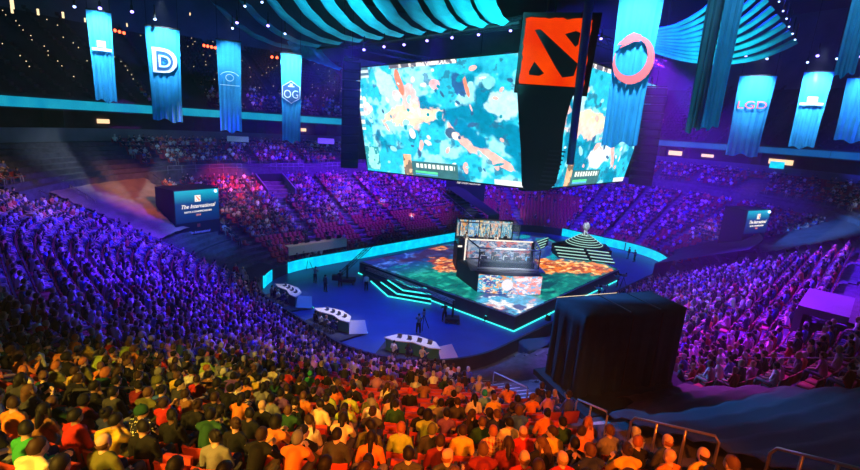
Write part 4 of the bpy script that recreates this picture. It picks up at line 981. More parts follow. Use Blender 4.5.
fireL = [(.40, .62, .11, .20, (.95, .55, .50), .1), (.39, .55, .34, .10, (1.0, .62, .42), .1, .5), (.40, .55, .26, .05, (1.1, .95, .50), .12, .5), (.33, .84, .04, .12, (.85, .25, .15), .25), (.56, .80, .05, .05, (.95, .45, .45)), (.70, .80, .06, .12, (.02, .12, .3), .3), (.74, .78, .02, .10, (.8, .25, .15), .2), (.86, .22, .24, .035, (.95, .45, .38), -.55), (.70, .36, .22, .05, (.95, .5, .42), -.75), (.72, .42, .25, .07, (.0, .22, .38), -.7), (.63, .40, .05, .05, (.05, .12, .2)), (.66, .37, .03, .04, (1, .85, .7), .8, .1), (.385, .36, .045, .055, (.0, .25, .38)), (.385, .38, .035, .05, (1, .95, .9), .3, .1), (.07, .60, .07, .07, (.95, .6, .55), 0, .6), (.30, .72, .04, .05, (.95, .6, .6)), (.92, .62, .14, .12, (.45, .8, .88)), (.86, .80, .05, .05, (.2, .65, .7))]
fireR = [(.45, .55, .25, .08, (1., .85, .45), -.1, .5), (.42, .50, .3, .12, (.95, .6, .5), 0, .6), (.6, .25, .2, .12, (.8, .9, .95), .3), (.75, .25, .03, .16, (.95, .45, .4), .5), (.15, .6, .12, .2, (.85, .45, .4), 0, .7), (.45, .55, .25, .06, (1.1, .95, .5), -.1, .5), (.55, .8, .03, .18, (.9, .35, .3), .2)]
for q, fr, sd, nx in ((qL, fireL, 3, 320), (qR, fireR, 15, 220)):
    n = (q[1]-q[0]).cross(q[3]-q[0]).normalized()
    if n.dot(CAM-c0-q[0]) < 0: n = -n
    cen = (q[0]+q[1]+q[2]+q[3])/4; big = [cen+(p-cen)*1.025-n*.08 for p in q]
    fr_o = MB().hexa(big if (big[1]-big[0]).cross(big[3]-big[0]).dot(n) < 0 else [big[1], big[0], big[3], big[2]], .8).build('screen_housing', M['black'], cube)
    grid_face('game_screen', nx, int(nx/1.5), lerp_quad(q), game(sd, fr), M['screen_px'], fr_o)
# truss frame carrying the cube with hoist cables
tz = max(q.z for q in qL+qR)+2.0
def truss(mb, a, b, w=.5):
    a, b = V(a), V(b); d = (b-a).normalized(); sx = d.cross(V((0, 0, 1))).normalized()*w/2; sz = V((0, 0, w/2))
    for e in (sx+sz, sx-sz, -sx+sz, -sx-sz): mb.tube([a+e, b+e], .04, 5)
    n = max(2, int((b-a).length/1.0))
    for i in range(n):
        p, q = a.lerp(b, i/n), a.lerp(b, (i+1)/n); s = 1 if i % 2 else -1
        for e in (sx, -sx): mb.tube([p+e+sz*s, q+e-sz*s], .022, 4)
        mb.tube([p+sz+sx*s, q+sz-sx*s], .022, 4)
    return mb
cc = [V((*(W(s, t)-c0).xy, 3.4)) for s, t in ((32.6, -20.8), (32.6, -47), (57, -47), (57, -20.8))]
for i in range(4):
    truss(MB(), cc[i], cc[(i+1) % 4], .7).build('truss', M['dark'], cube)
    MB().tube([cc[i], cc[i]+V((0, 0, 15))], .05, 5).build('hoist_cable', M['black'], cube)
# back faces of the cube
for (a, b) in (((57, -21.6), (57, -46)), ((57, -46), (34, -46))):
    A_ = W(*a)-c0; B_ = W(*b)-c0; A_.z = B_.z = 0
    MB().hexa([V((A_.x, A_.y, -9.5)), V((B_.x, B_.y, -9.5)), V((B_.x, B_.y, 2)), V((A_.x, A_.y, 2))], .6).build('screen_housing', M['black'], cube)

# emblem panel and draped speaker tower at the near corner
D0 = 37.
pT = [at_dist(u, v, D0) for u, v in ((520, 84), (583, 87), (591, 22), (527, 19))]
pn = (pT[1]-pT[0]).cross(pT[3]-pT[0]).normalized()
if pn.dot(CAM-pT[0]) < 0: pn = -pn
sx = (pT[1]-pT[0]).normalized(); sy = pn.cross(sx)
org = sum(pT, V())/4
sgn = thing('emblem_panel', 'square orange banner panel with a black slashed emblem, hung before the cube', 'panel', org)
hwx, hwy = 2.3, 2.35
def loc(x, y, z): return sx*x+sy*y+pn*z
def poly_plate(name, pts, z, th, m_, par, L=loc):
    n = len(pts); vs = [L(x, y, z) for x, y in pts]+[L(x, y, z+th) for x, y in pts]
    MB().add(vs, [tuple(range(n-1, -1, -1)), tuple(range(n, 2*n))]+[(i, (i+1) % n, n+(i+1) % n, n+i) for i in range(n)]).build(name, m_, par)
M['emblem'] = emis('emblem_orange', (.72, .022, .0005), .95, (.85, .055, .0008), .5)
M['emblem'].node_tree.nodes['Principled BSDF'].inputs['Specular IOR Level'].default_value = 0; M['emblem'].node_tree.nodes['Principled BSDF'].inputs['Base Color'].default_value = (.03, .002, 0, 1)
poly_plate('backing_frame', [(-hwx-.35, -hwy-.5), (hwx+.35, -hwy-.5), (hwx+.6, hwy+.45), (-hwx-.25, hwy+.4)], -.35, .3, M['black'], sgn)
rg = random.Random(5); edge = []
for a, b in (((-hwx, -hwy), (hwx, -hwy)), ((hwx, -hwy), (hwx, hwy)), ((hwx, hwy), (-hwx, hwy)), ((-hwx, hwy), (-hwx, -hwy))):
    for i in range(14): edge.append((a[0]+(b[0]-a[0])*i/14+rg.uniform(-.07, .07), a[1]+(b[1]-a[1])*i/14+rg.uniform(-.08, .08)))
poly_plate('orange_face', edge, -.03, .05, M['emblem'], sgn)
def eb(x, y): return ((x-.5)*2*hwx, (y-.5)*2*hwy)
poly_plate('emblem_mark', [eb(*p) for p in ((.15, .83), (.24, .84), (.87, .36), (.83, .18), (.66, .15), (.55, .28))], .03, .04, M['black'], sgn)
poly_plate('emblem_mark', [eb(*p) for p in ((.62, .78), (.78, .83), (.85, .80), (.84, .64), (.80, .60))], .03, .04, M['black'], sgn)
poly_plate('emblem_mark', [eb(*p) for p in ((.13, .22), (.20, .37), (.37, .20), (.30, .16), (.14, .17))], .03, .04, M['black'], sgn)
# thin dark drape beside the emblem
dr = MB(); a = at_dist(592, 16, 36); b = at_dist(574, 166, 36); a2 = at_dist(583, 14, 36); b2_ = at_dist(566, 163, 36)
dr.tube([a.lerp(a2, .5)+V((0, 0, 14)), a.lerp(a2, .5), a.lerp(b, .5).lerp(a2.lerp(b2_, .5), .5), b.lerp(b2_, .5)], [(.42, .3), (.42, .3), (.38, .28), (.36, .26)], 12)
tag(dr.build('cable_drape', M['banner_dark'], None, True), 'narrow dark cable drape hanging alongside the orange emblem panel', 'drape')
def line_array(name, lab, px_top, px_bot, D, w, n, curve, big=False, rz=None):
    t_ = at_dist(*px_top, D); b_ = at_dist(*px_bot, D); H_ = t_.z-b_.z; t = thing(name, lab, 'speaker', t_)
    d = (CAM-t_); rz = math.atan2(d.y, d.x)+PI/2 if rz is None else rz; t.rotation_euler = (0, 0, rz)
    for i in range(n):
        f = i/(n-1); y = curve*(f**2.2)*-1; z = -H_*(i+.5)/n; tilt = -f*.55*(1 if curve else 0)
        mx = Matrix.Rotation(-tilt, 3, 'X'); c = MB(); c.box((0, -y, z), (w, .9, H_/n*.93), mx=mx); s = c.build('cabinet', M['black'], t, bevel=.03)
        MB().box((0, -y-.47*math.cos(tilt), z), (w*.8, .02, H_/n*.6), mx=mx).build('grille', M['dark'], s)
    MB().box((0, 0, .12), (w*.9, .7, .12)).build('rigging_frame', M['seat_dark'], t); MB().tube([(0, 0, .1), (0, 0, 14)], .03, 5).build('hoist_cable', M['black'], t)
    return t
# big draped tower: one cloth-covered bulk plus the curved array whose edges catch light
tw0 = at_dist(546, 92, 36.5); tw1 = at_dist(539, 190, 36.5); Ht = tw0.z-tw1.z
d = CAM-tw0; rzt = math.atan2(d.y, d.x)+PI/2
tw = thing('speaker_tower', 'massive black draped speaker tower hanging below the orange emblem panel', 'speaker', tw0, rzt)
def twx(u, v): p = at_dist(u, v, 36.5)-tw0; return p.x*math.cos(rzt)+p.y*math.sin(rzt), p.z
ol = [twx(*p) for p in ((517, 84), (519, 120), (521, 150), (522, 185), (527, 190), (548, 190), (556, 182), (561, 160), (563, 135), (566, 118), (571, 100), (577, 88))]
n_ = len(ol); vs = [(x, -.7, z) for x, z in ol]+[(x, 1.3, z) for x, z in ol]
MB().add(vs, [tuple(range(n_)), tuple(range(2*n_-1, n_-1, -1))]+[(i, n_+i, n_+(i+1) % n_, (i+1) % n_) for i in range(n_)]).build('black_drape', M['black'], tw, bevel=.1)
for i in range(9):
    x, z = twx(557-i*1.3, 151+i*4.1); MB().box((x, -.78, z), (1.15, .1, .11)).build('cabinet_edge', M['dark'], tw)
MB().tube([(0, 1.1, 0), (0, 1.1, 16)], .06, 6).build('hoist_cable', M['black'], tw)
line_array('line_array_speaker', 'long black line array hanging at the cube edge above the purple crowd', (352, 62), (361, 168), 47, 1.7, 12, .9)
line_array('line_array_speaker', 'dark line array hanging behind the cube edge above the blue crowd', (350, 58), (347, 128), 60, 1.5, 9, .3)
line_array('line_array_speaker', 'black line array beyond the cube corner beside the striped canopy', (656, 88), (634, 182), 56, 2.3, 12, -1.5)

# ------------------------------------------------------------------ team banners
def banner(pt, pb, D, wpx, lab, m_='banner', logo=None, folds=5, taper=.9, seed=0, turn=0, power=700, top_ext=0, hot=.3):
    T_ = at_dist(*pt, D); B_ = at_dist(*pb, D); H_ = T_.z-B_.z; w = wpx/FPX*(T_-CAM).length*.98
    d = CAM-T_; rz = math.atan2(d.y, d.x)+PI/2+turn
    mid = (T_+B_)/2; mid.z = T_.z
    t = thing('team_banner', lab, 'banner', (mid.x, mid.y, T_.z), rz)
    nx, nz = 48, 30; vs = []; fs = []; rs = random.Random(seed); ph = rs.uniform(0, 6)
    for j in range(nz+1):
        f = j/nz; ww = w*(1-(1-taper)*min(1, f*1.4))
        for i in range(nx+1):
            x = i/nx-.5; amp = .02+.13*max(0, f-.25); y = amp*(math.sin(x*folds*2*PI+ph+f*.6)+.4*math.sin(x*folds*5.1*PI+ph*2))
            hem = (.12*math.sin(x*5+ph)+.10*math.sin(x*13+ph))*(f**6)
            vs.append((x*ww, y, -H_*f+top_ext*(1-f)-hem))
    for j in range(nz):
        for i in range(nx): fs.append((j*(nx+1)+i, (j+1)*(nx+1)+i, (j+1)*(nx+1)+i+1, j*(nx+1)+i+1))
    MB().add(vs, fs).build('banner_cloth', M[m_], t, True)
    MB().tube([(-w*.52, 0, top_ext+.05), (w*.52, 0, top_ext+.05)], .07, 6).build('top_bar', M['seat_dark'], t)
    for s in (-1, 1): MB().tube([(s*w*.45, 0, top_ext+.05), (s*w*.45, 0, top_ext+9)], .02, 4).build('suspension_cable', M['black'], t)
    fm = lambda z, y=-.2: frame_m(V((0, y, z)), V((1, 0, 0)), V((0, 0, 1)))
    if logo: logo(t, w, H_, fm)
    # its own spotlight above, lighting the cloth
    tow = V((d.x, d.y, 0)).normalized()
    lamp_p = V((mid.x, mid.y, T_.z))+tow*3.2+V((0, 0, 1.8)); tgt = V((mid.x, mid.y, T_.z-H_*hot))
    if power: spot('banner_spot', lamp_p, tgt, (.62, .82, 1), power*3.4, 50, .9, .1)
    return t
def lg_text(txt, m_, zf, size, sx_=1, extra=None):
    def f(t, w, H_, fm):
        text_mb(txt, w*size, 'logo_lettering', M[m_], t, fm(-H_*zf), .02, 0, sx_)
        if extra: extra(t, w, H_, fm)
    return f
def ring(t, w, z, rx, rz_, r, m_, a0=0, a1=2*PI, n=30, name='logo_ring'):
    MB().tube([(rx*math.cos(a0+(a1-a0)*i/n), -.2, z+rz_*math.sin(a0+(a1-a0)*i/n)) for i in range(n+1)], r, 6).build(name, M[m_], t)
def logo_d(t, w, H_, fm):
    z = -H_*.36; text_mb('D', w*1.15, 'logo_letter', M['logo_w'], t, fm(z, -.18), .02); text_mb('D', w*.86, 'logo_letter', M['logo_blue'], t, fm(z, -.22), .02, 0, .9); text_mb('D', w*.55, 'logo_letter', M['logo_w'], t, fm(z, -.26), .02); text_mb('D', w*.3, 'logo_letter', M['logo_blue'], t, fm(z, -.3), .02)
def logo_og(t, w, H_, fm):
    z = -H_*.43; R = w*.5
    for k, (r, y, m_) in enumerate(((R, -.16, 'logo_w'), (R*.92, -.19, 'logo_blue'))):
        pts = [(r*math.sin(2*PI*i/6), z+r*1.12*math.cos(2*PI*i/6)) for i in range(6)]
        vs = [(x, y, zz) for x, zz in pts]+[(x, y-.03, zz) for x, zz in pts]
        MB().add(vs, [(0, 1, 2, 3, 4, 5), (11, 10, 9, 8, 7, 6)]+[(i, i+6, (i+1) % 6+6, (i+1) % 6) for i in range(6)]).build('hexagon_shield', M[m_], t)
    text_mb('OG', w*.56, 'logo_lettering', M['logo_w'], t, fm(z-.12*w, -.26), .02, 0, .85); MB().box((0, -.25, z+R*.55), (w*.3, .03, w*.06)).box((0, -.25, z+R*.72), (w*.14, .03, w*.1)).build('crown_mark', M['logo_w'], t)
def logo_eye(t, w, H_, fm):
    z = -H_*.40; ring(t, w, z, w*.16, w*.14, .035, 'logo_w'); ring(t, w, z-.1, w*.42, w*.30, .03, 'logo_w', .5, PI-.5, name='logo_wing'); MB().box((0, -.2, z-w*.32), (w*.8, .03, .06)).build('logo_line', M['logo_w'], t)
def logo_dragon(t, w, H_, fm):
    z = -H_*.5+1.0; z = logo_dragon.z; R = w*.40
    n = 40; vs = []
    for i in range(n+1):
        a = math.radians(105)-math.radians(300)*i/n; th = .03+.34*math.sin(PI*min(1, (1-i/n)*.93+.04))**1.3
        for rr_ in (R-th*.5, R+th*.5): vs.append((rr_*math.cos(a), -.14, z+rr_*1.2*math.sin(a)))
    vs += [(x, y-.03, zz) for x, y, zz in vs]; m2 = 2*(n+1); fs = []
    for i in range(n): fs += [(2*i, 2*i+1, 2*i+3, 2*i+2), (m2+2*i, m2+2*i+2, m2+2*i+3, m2+2*i+1), (2*i, 2*i+2, m2+2*i+2, m2+2*i), (2*i+1, m2+2*i+1, m2+2*i+3, 2*i+3)]
    MB().add(vs, fs).build('dragon_ring', M['logo_r'], t)
    hd = [(.30, 1.30), (-.15, 1.45), (-.55, 1.20), (-.95, .75), (-.62, .80), (-.80, .55), (-.35, .78), (-.05, .95), (.25, .95)]
    k_ = len(hd); vs = [(x*R, -.15, z+y_*R) for x, y_ in hd]+[(x*R, -.19, z+y_*R) for x, y_ in hd]
    MB().add(vs, [tuple(range(k_)), tuple(range(2*k_-1, k_-1, -1))]+[(i, k_+i, k_+(i+1) % k_, (i+1) % k_) for i in range(k_)]).build('dragon_head', M['logo_r'], t)
logo_dragon.z = -3
def logo_bar(t, w, H_, fm): MB().box((0, -.2, -H_*.42), (w*.8, .03, .22)).box((0, -.2, -H_*.36), (w*.35, .03, .5)).build('logo_mark', M['logo_w'], t)
banner((98, 11), (107, 101), 50, 16, 'blue banner with a glaring white spot, closest to the dark upper seats', logo=logo_bar, seed=1, power=2600, hot=.33)
banner((162.5, 28), (168, 121), 47, 25, 'blue banner bearing a large outlined letter D', logo=logo_d, seed=2, power=1800, hot=.2)
banner((229, 41), (231, 131), 49, 20, 'blue banner with a thin eye-shaped emblem and a line beneath', logo=logo_eye, seed=3, power=800)
banner((291, 54), (291.5, 141), 51, 18.5, 'blue banner with a hexagonal OG shield', logo=logo_og, seed=4, power=2000, hot=.2)
logo_dragon.z = -3.9
banner((640, -28), (624, 146), 26, 36, 'wide bright cyan banner with a pink dragon ring in front of the cube', logo=logo_dragon, seed=5, folds=6, taper=.82, power=2200, hot=.5)
banner((757, 76), (742, 156), 55, 25, 'bright blue banner lettered LGD in pink', logo=lg_text('LGD', 'logo_r', .36, .34, 1.25), seed=6, power=1500, hot=.2)
banner((819, 72), (801, 147), 58, 18, 'banner with a glaring white patch beneath a purple lamp', logo=logo_bar, seed=7, power=2600, hot=.3)
banner((866, 78), (852, 141), 57, 22, 'blue banner cut by the picture edge, below the hanging teal one', seed=8, power=600)
banner((742, -50), (712, 128), 30, 15, 'dark folded teal banner, the brighter of the close pair', 'banner', seed=9, folds=3, power=160, turn=.5)
banner((724, -50), (693, 131), 31, 15, 'dark folded teal banner, the darker of the close pair', 'banner_dark', seed=10, folds=3, power=60, turn=-.6)
banner((868, -40), (849, 75), 34, 13, 'narrow teal banner hanging at the top corner edge', 'banner', seed=11, folds=3, power=160, turn=.3)

# ------------------------------------------------------------------ swooping ceiling fabric strips
def strip(p0, p1, p2, w0, w1, lab, group, wdir=None, name='fabric_strip'):
    n = 26; nx = 5; vs = []; fs = []
    for i in range(n+1):
        t = i/n; c = p0*(1-t)**2+p1*2*t*(1-t)+p2*t*t; dd = ((p1-p0)*(1-t)+(p2-p1)*t).normalized(); w = w0*(1-t)+w1*t
        side = (wdir-dd*wdir.dot(dd)).normalized()
        nn = dd.cross(side)
        for j in range(nx+1):
            x = j/nx-.5; vs.append(c+side*x*w+nn*(.12*math.cos(x*PI*2)+.03*math.sin(i*.9+j)))
    for i in range(n):
        for j in range(nx): fs.append((i*(nx+1)+j, i*(nx+1)+j+1, (i+1)*(nx+1)+j+1, (i+1)*(nx+1)+j))
    o0_ = V(p0); mb = MB().add([v-o0_ for v in vs], fs); o = mb.build(name, M['fabric'], None, True); o.location = o0_
    return tag(o, lab, 'drape', group)
NL = 11
for i in range(NL):
    f = i/(NL-1); lo = at(297+205*f, 49-25*f, 23.8); hi = at(218+262*f, -14+(12 if i == 0 else 0)-22*f, 27.0)
    hi = at_dist(214+258*f, 2-40*f, lo.xy.length*.86); mid = (lo+hi)/2; m_ = at_dist(248+236*f, 44-24*f, lo.xy.length*.93)
    strip(lo, m_, hi, 1.4, 3.4-.5*f, 'teal swooping ceiling strip over the big screen, %s from the OG banner' % ORD[i], 'ceiling strips above the near face of the cube', (W(0, 1)*-1).normalized()*.8+V((.35, 0, 0)))
for i in range(5):
    f = i/4; lo = at_dist(308+34*f, 57+12*f, 66); hi = at_dist(292+22*f, 40+6*f, 60); m_ = at_dist(296+30*f, 56+8*f, 63)
    strip(lo, m_, hi, .8, 1.1, 'small dim teal strip behind the OG banner, %s outward from it' % ORD[i], 'small ceiling strips behind the cube', V((1, 0, .2)))
for i in range(10):
    f = i/9; lo = at_dist(646, 30+17*f, 47); hi = at_dist(742+54*f, -34+74*f if i < 5 else (-34+74*f), 44); m_ = at_dist(700+28*f, 30+50*f, 44)
    strip(lo, m_, hi, .35, .5, 'teal ceiling strip sweeping from the dragon banner, %s from its topmost' % ORD[i], 'ceiling strips by the dragon banner', V((.1, 0.25, 1)))
MB_ = MB().tube([at(288, 52, 24.1), at(400, 39, 24.1), at(520, 22, 24.1)], .12, 8); tag(MB_.build('strip_rail', M['seat_dark']), 'long curved rail that the big teal ceiling strips hang from', 'rail')

# ------------------------------------------------------------------ lamps on the trusses, small lights
def lamp(u, v, D, kind, lab, grp, size=.26):
    size *= .5
    p = at_dist(u, v, D); d = (CAM-p); rz = math.atan2(d.y, d.x)+PI/2
    t = thing('spotlight', lab, 'light', p, rz, grp)
    MB().rings([(0, 0, .05, size*.8, size*.8), (0, 0, .5, size*.7, size*.7)], 10).build('lamp_body', M['black'], t)
    MB().ball((0, -.1, 0), (size, size*.8, size*.8), 8).build('lens', M[kind], t, True)
    MB().tube([(0, 0, .4), (0, 0, 1.1)], .04, 4).build('clamp', M['black'], t); return p
over = [(364, 50), (384, 47), (404, 45), (427, 41), (452, 38), (478.5, 35), (510.5, 31), (601, 39)]
for i, (u, v) in enumerate(over):
    lamp(u, v, 42 if u < 520 else 45, 'lamp_v', 'violet spotlight over the screen, %s one counted from the OG banner' % ORD[i] if i < 7 else 'violet spotlight between the emblem panel and dragon banner', 'spotlights over the screen', .24)
rest = [((74.5, 7), 48, 'lamp', 'white-blue spotlight above the gap left of the glaring banner'), ((100, 8.5), 47, 'lamp_v', 'violet spotlight on top of the glaring banner'), ((132, 12), 47, 'lamp_v', 'violet spotlight between the glaring banner and the D banner'), ((155, 19.5), 46, 'lamp', 'white spotlight on top of the D banner'),
        ((237, 23), 48, 'lamp_v', 'violet spotlight above and beyond the eye banner'), ((232.5, 28.5), 48, 'lamp', 'white spotlight just above the eye banner'), ((245, 6.5), 46, 'lamp', 'white spotlight under the outermost teal strip, near its upper end'), ((268, 26), 46, 'lamp_v', 'violet spotlight against the outermost teal strip'), ((262, 2.5), 46, 'lamp', 'white spotlight at the frame top between teal strips'), ((285, 34), 47, 'lamp', 'white spotlight above the OG banner'),
        ((817.5, 56), 57, 'lamp_v', 'brightest violet spotlight, over the banner with the white patch'), ((807.5, 62.5), 58, 'lamp', 'small white spotlight beside the brightest violet lamp'), ((837, 59), 56, 'lamp', 'small white spotlight between the two banners at the dark corner'), ((858, 57), 55, 'lamp_v', 'magenta spotlight at the picture edge over the cut banner'), ((746, 57), 55, 'lamp_v', 'faint violet lamp above the LGD banner'), ((767, 59), 55, 'lamp', 'faint white lamp just past the LGD banner')]
for (u, v), D, k, l in rest: lamp(u, v, D, k, l, 'spotlights among the banners', .22 if k == 'lamp' else .26)
for i, (u, v) in enumerate(((779, 2), (783, 11.5), (786.5, 19), (789, 27), (792.5, 34), (795, 40))):
    lamp(u, v, 44, 'lamp', 'small white lamp at a teal strip end, %s down the slanting row' % ORD[i], 'lamps at the strip ends', .13)
k = 0
for a, b, D, n in (((106, 28), (124, 33), 62, 5), ((204, 45.5), (219, 48.5), 62, 5), ((272, 57), (282, 58), 64, 3)):
    for i in range(n):
        f = i/(n-1); p = at_dist(a[0]+(b[0]-a[0])*f, a[1]+(b[1]-a[1])*f, D)
        o = MB().ball((0, 0, 0), .16, 6).build('red_lamp', M['lamp_red']); o.location = p
        tag(o, 'small red lamp in the short red row %s, %s along it' % (['beside the glaring banner', 'before the eye banner', 'before the OG banner'][0 if a[0] == 106 else 1 if a[0] == 204 else 2], ORD[i]), 'light', 'red lamp rows'); k += 1
wl_ = [(12, 4, 3), (12, 10, 2), (38, 12, 2), (63, 15, 2), (85, 20, 1.4), (127, 25, 1.2), (190, 14, 1)]
for i, (u, v, s) in enumerate(wl_):
    p = at_dist(u, v, 66); o = MB().box((0, 0, 0), (.10*s, .1, .3*s), math.radians(40)).build('work_light', M['lamp_warm']); o.location = p
    tag(o, 'warm work light on the dark upper gallery, %s from the top corner' % ORD[i], 'light', 'gallery work lights')
# aisle lights scattered over the dark upper seats
dots = MB().ball((0, 0, 0), .055, 5).data('step_light', M['lamp_warm']); cnt = 0
q = 127.9
while q < 134.4:
    for kk in range(4, 20, 1):
        if rr.random() < .75 and cnt < 105:
            o = link('step_light', dots); o.location = P(q+rr.uniform(-.08, .08), DT+.3+kk*.85, 16.2+.55*kk+.45); cnt += 1
            tag(o, 'tiny warm step light in the dark upper seats beyond the nearest banners', 'light', 'step lights in the upper seats')
    q += .85
for i in range(70):
    o = link('step_light', dots); o.location = P(rr.uniform(98, 127), DT+.3+rr.randint(5, 19)*.85, 16.2+.55*rr.randint(5, 19)+.45)
    kk = rr.randint(5, 19); o.location = P(rr.uniform(98, 127), DT+.3+kk*.85, 16.2+.55*kk+.6)
    tag(o, 'tiny warm light in the dark upper seats behind the banners', 'light', 'scattered lights in the far upper seats')

# ------------------------------------------------------------------ black draped box on its platform
zb = 7.35
bl = at(575, 397, zb); br = at(672, 381, zb); bk = at(549, 374, zb)
fx2 = (br-bl); wbx = fx2.length; fx2.normalize(); fy2 = V((-fx2.y, fx2.x, 0)); dep = 1.7; ab = math.atan2(fx2.y, fx2.x)
def solve_h(p, v):
    for k in range(600):
        h = k*.01
        if proj(p+V((0, 0, h)))[1] < v: return h
    return 3
hb = solve_h(bl, 317)
bx = thing('draped_box', 'large black cloth-covered box in front of the purple crowd', 'box', bl, ab)
def wavy_box(w, d, h, flare=.12, n=40):
    mb = MB(); per = []
    for i in range(n): per.append((w*i/n, 0, 0, -1))
    for i in range(n//2): per.append((w, d*i/(n//2), 1, 0))
    for i in range(n): per.append((w-w*i/n, d, 0, 1))
    for i in range(n//2): per.append((0, d-d*i/(n//2), -1, 0))
    N_ = len(per); vs = []; fs = []
    for j in range(7):
        z = h*(1-j/6)
        for i, (x, y, nx_, ny_) in enumerate(per):
            a = (j/6)*(flare*.5*(1+math.sin(i*.9)) + .04*math.sin(i*2.3)); vs.append((x+nx_*a, y+ny_*a, z))
    for j in range(6):
        for i in range(N_): fs.append((j*N_+i, (j+1)*N_+i, (j+1)*N_+(i+1) % N_, j*N_+(i+1) % N_))
    fs.append(tuple(range(N_))); return mb.add(vs, fs)
wavy_box(wbx, dep, hb).build('cloth_cover', M['drape'], bx, True)
for x, nm in ((wbx*.42, 'seam'), (wbx*.72, 'seam')): MB().box((x, dep/2, hb+.01), (.05, dep, .03)).box((x, -.13, hb*.5), (.03, .03, hb*.98)).build('cloth_seam', M['black'], bx)
MB().tube([(0, dep, hb+.03), (wbx*.62, dep, hb+.03)], .008, 5).build('string_light', M['lamp_warm'], bx)
pf = thing('box_platform', 'dark riser platform under the black draped box, pale marker strips along its edge', 'platform', bl, ab)
MB().box((wbx/2+.2, dep/2-.35, -.12), (wbx+1.1, dep+1.4, .2)).build('deck', M['drape'], pf)
for x in (.1, wbx*.5, wbx): MB().box((x, dep/2, -.9), (.12, dep, 1.4)).build('support_leg', M['black'], pf)
for i in range(8): MB().box((wbx*.3+i*wbx*.11, -1.08, -.10), (.26, .03, .05)).build('marker_strip', M['logo_r'], pf)
q = at(527, 352, .0); q.z = 0
tb = thing('draped_table', 'small table under a dark blue cloth on the floor by the black box', 'table', at(527, 362, 0).xy.to_3d(), .35)
wavy_box(3.6, 1.6, .95, .1).build('table_cloth', mat('blue_cloth', (.04, .09, .16), .85), tb, True)

# ------------------------------------------------------------------ lettered display boxes
M['disp'] = None
def disp_mat():
    m, N, L, b = nt('display_gradient'); tc = N.new('ShaderNodeTexCoord'); sp = N.new('ShaderNodeSeparateXYZ'); L.new(tc.outputs['Generated'], sp.inputs[0])
    r = N.new('ShaderNodeValToRGB'); e = r.color_ramp.elements; e[0].color = (.0, .01, .07, 1); e[0].position = .0; e[1].color = (.0, .42, .55, 1); e[1].position = 1.; x = e.new(.6); x.color = (.0, .04, .16, 1)
    L.new(sp.outputs['Z'], r.inputs[0]); b.inputs['Base Color'].default_value = (.01, .01, .01, 1); L.new(r.outputs[0], b.inputs['Emission Color']); b.inputs['Emission Strength'].default_value = 1.; return m
M['disp'] = disp_mat()
def display_box(lab, corners, D, D2, depth, loc_z, flip=1):
    tl, tr, br_, bl_ = corners
    a = at_dist(*bl_, D); b = at_dist(*br_, D2); ht = (at_dist(*tl, D)-a).length*.5+(at_dist(*tr, D2)-b).length*.5
    x = (b-a); w = x.length; x.z = 0; x.normalize(); rz = math.atan2(x.y, x.x); mid = (a+b)/2
    t = thing('display_box', lab, 'display', mid, rz)
    MB().box((0, depth/2, ht/2), (w+.12, depth, ht+.15)).build('casing', M['black'], t)
    MB().box((0, depth/2, -1.6), (w+.12, depth, 3.2)).build('base', M['black'], t)
    MB().box((0, -.04, ht/2), (w, .06, ht)).build('display_face', M['disp'], t)
    fm = lambda z, y=-.1, xx=0: frame_m(V((xx, y, z)), V((1, 0, 0)), V((0, 0, 1)))
    text_mb('The International', w*.125, 'title_or_reflection', M['sign_w'], t, fm(ht*.50), .01, .35, .9)
    text_mb('DOTA 2 CHAMPIONSHIPS', w*.055, 'subtitle_lettering', M['sign_w'], t, fm(ht*.33), .01)
    text_mb('2018', w*.055, 'year_lettering', M['sign_r'], t, fm(ht*.22), .01)
    MB().box((0, -.09, ht*.74), (w*.13, .03, w*.14)).build('emblem_or_reflection', M['sign_w'], t)
    pt = lambda u, v: (w*.13*(u-.5), ht*.74+w*.14*(v-.5))
    for pl in (((.12, .88), (.28, .9), (.9, .3), (.85, .12), (.65, .12)), ((.62, .85), (.88, .85), (.88, .6)), ((.12, .12), (.14, .38), (.36, .14))):
        ps = [pt(*p_) for p_ in pl]; n = len(ps); MB().add([(x_, -.12, z_) for x_, z_ in ps], [tuple(range(n))]).build('emblem_mark', M['sign_r'], t)
    # dim reflection of title and emblem, modelled on the lower panel
    text_mb('The International', w*.08, 'title_or_reflection', M['sign_reflect'], t, fm(-ht*.33), .01, .35, .9); MB().box((0, -.05, -ht*.12), (w*.07, .02, w*.07)).build('emblem_or_reflection', M['seat_red'], t)
    MB().ball((w*.42, -.15, ht*.93), .16, 6).build('lamp', M['lamp'], t)
    return t
display_box('big box display reading The International, in front of the tarpaulin and red-lit crowd', ((174, 192.5), (217.5, 187.5), (219, 218), (176, 225)), 50.3, 52.6, 3.4, 0)
display_box('smaller box display with cyan top edge, before the bright blue tarpaulin', ((747, 208), (768, 212.5), (764, 235), (744, 231)), 64, 68, 2.6, 0)

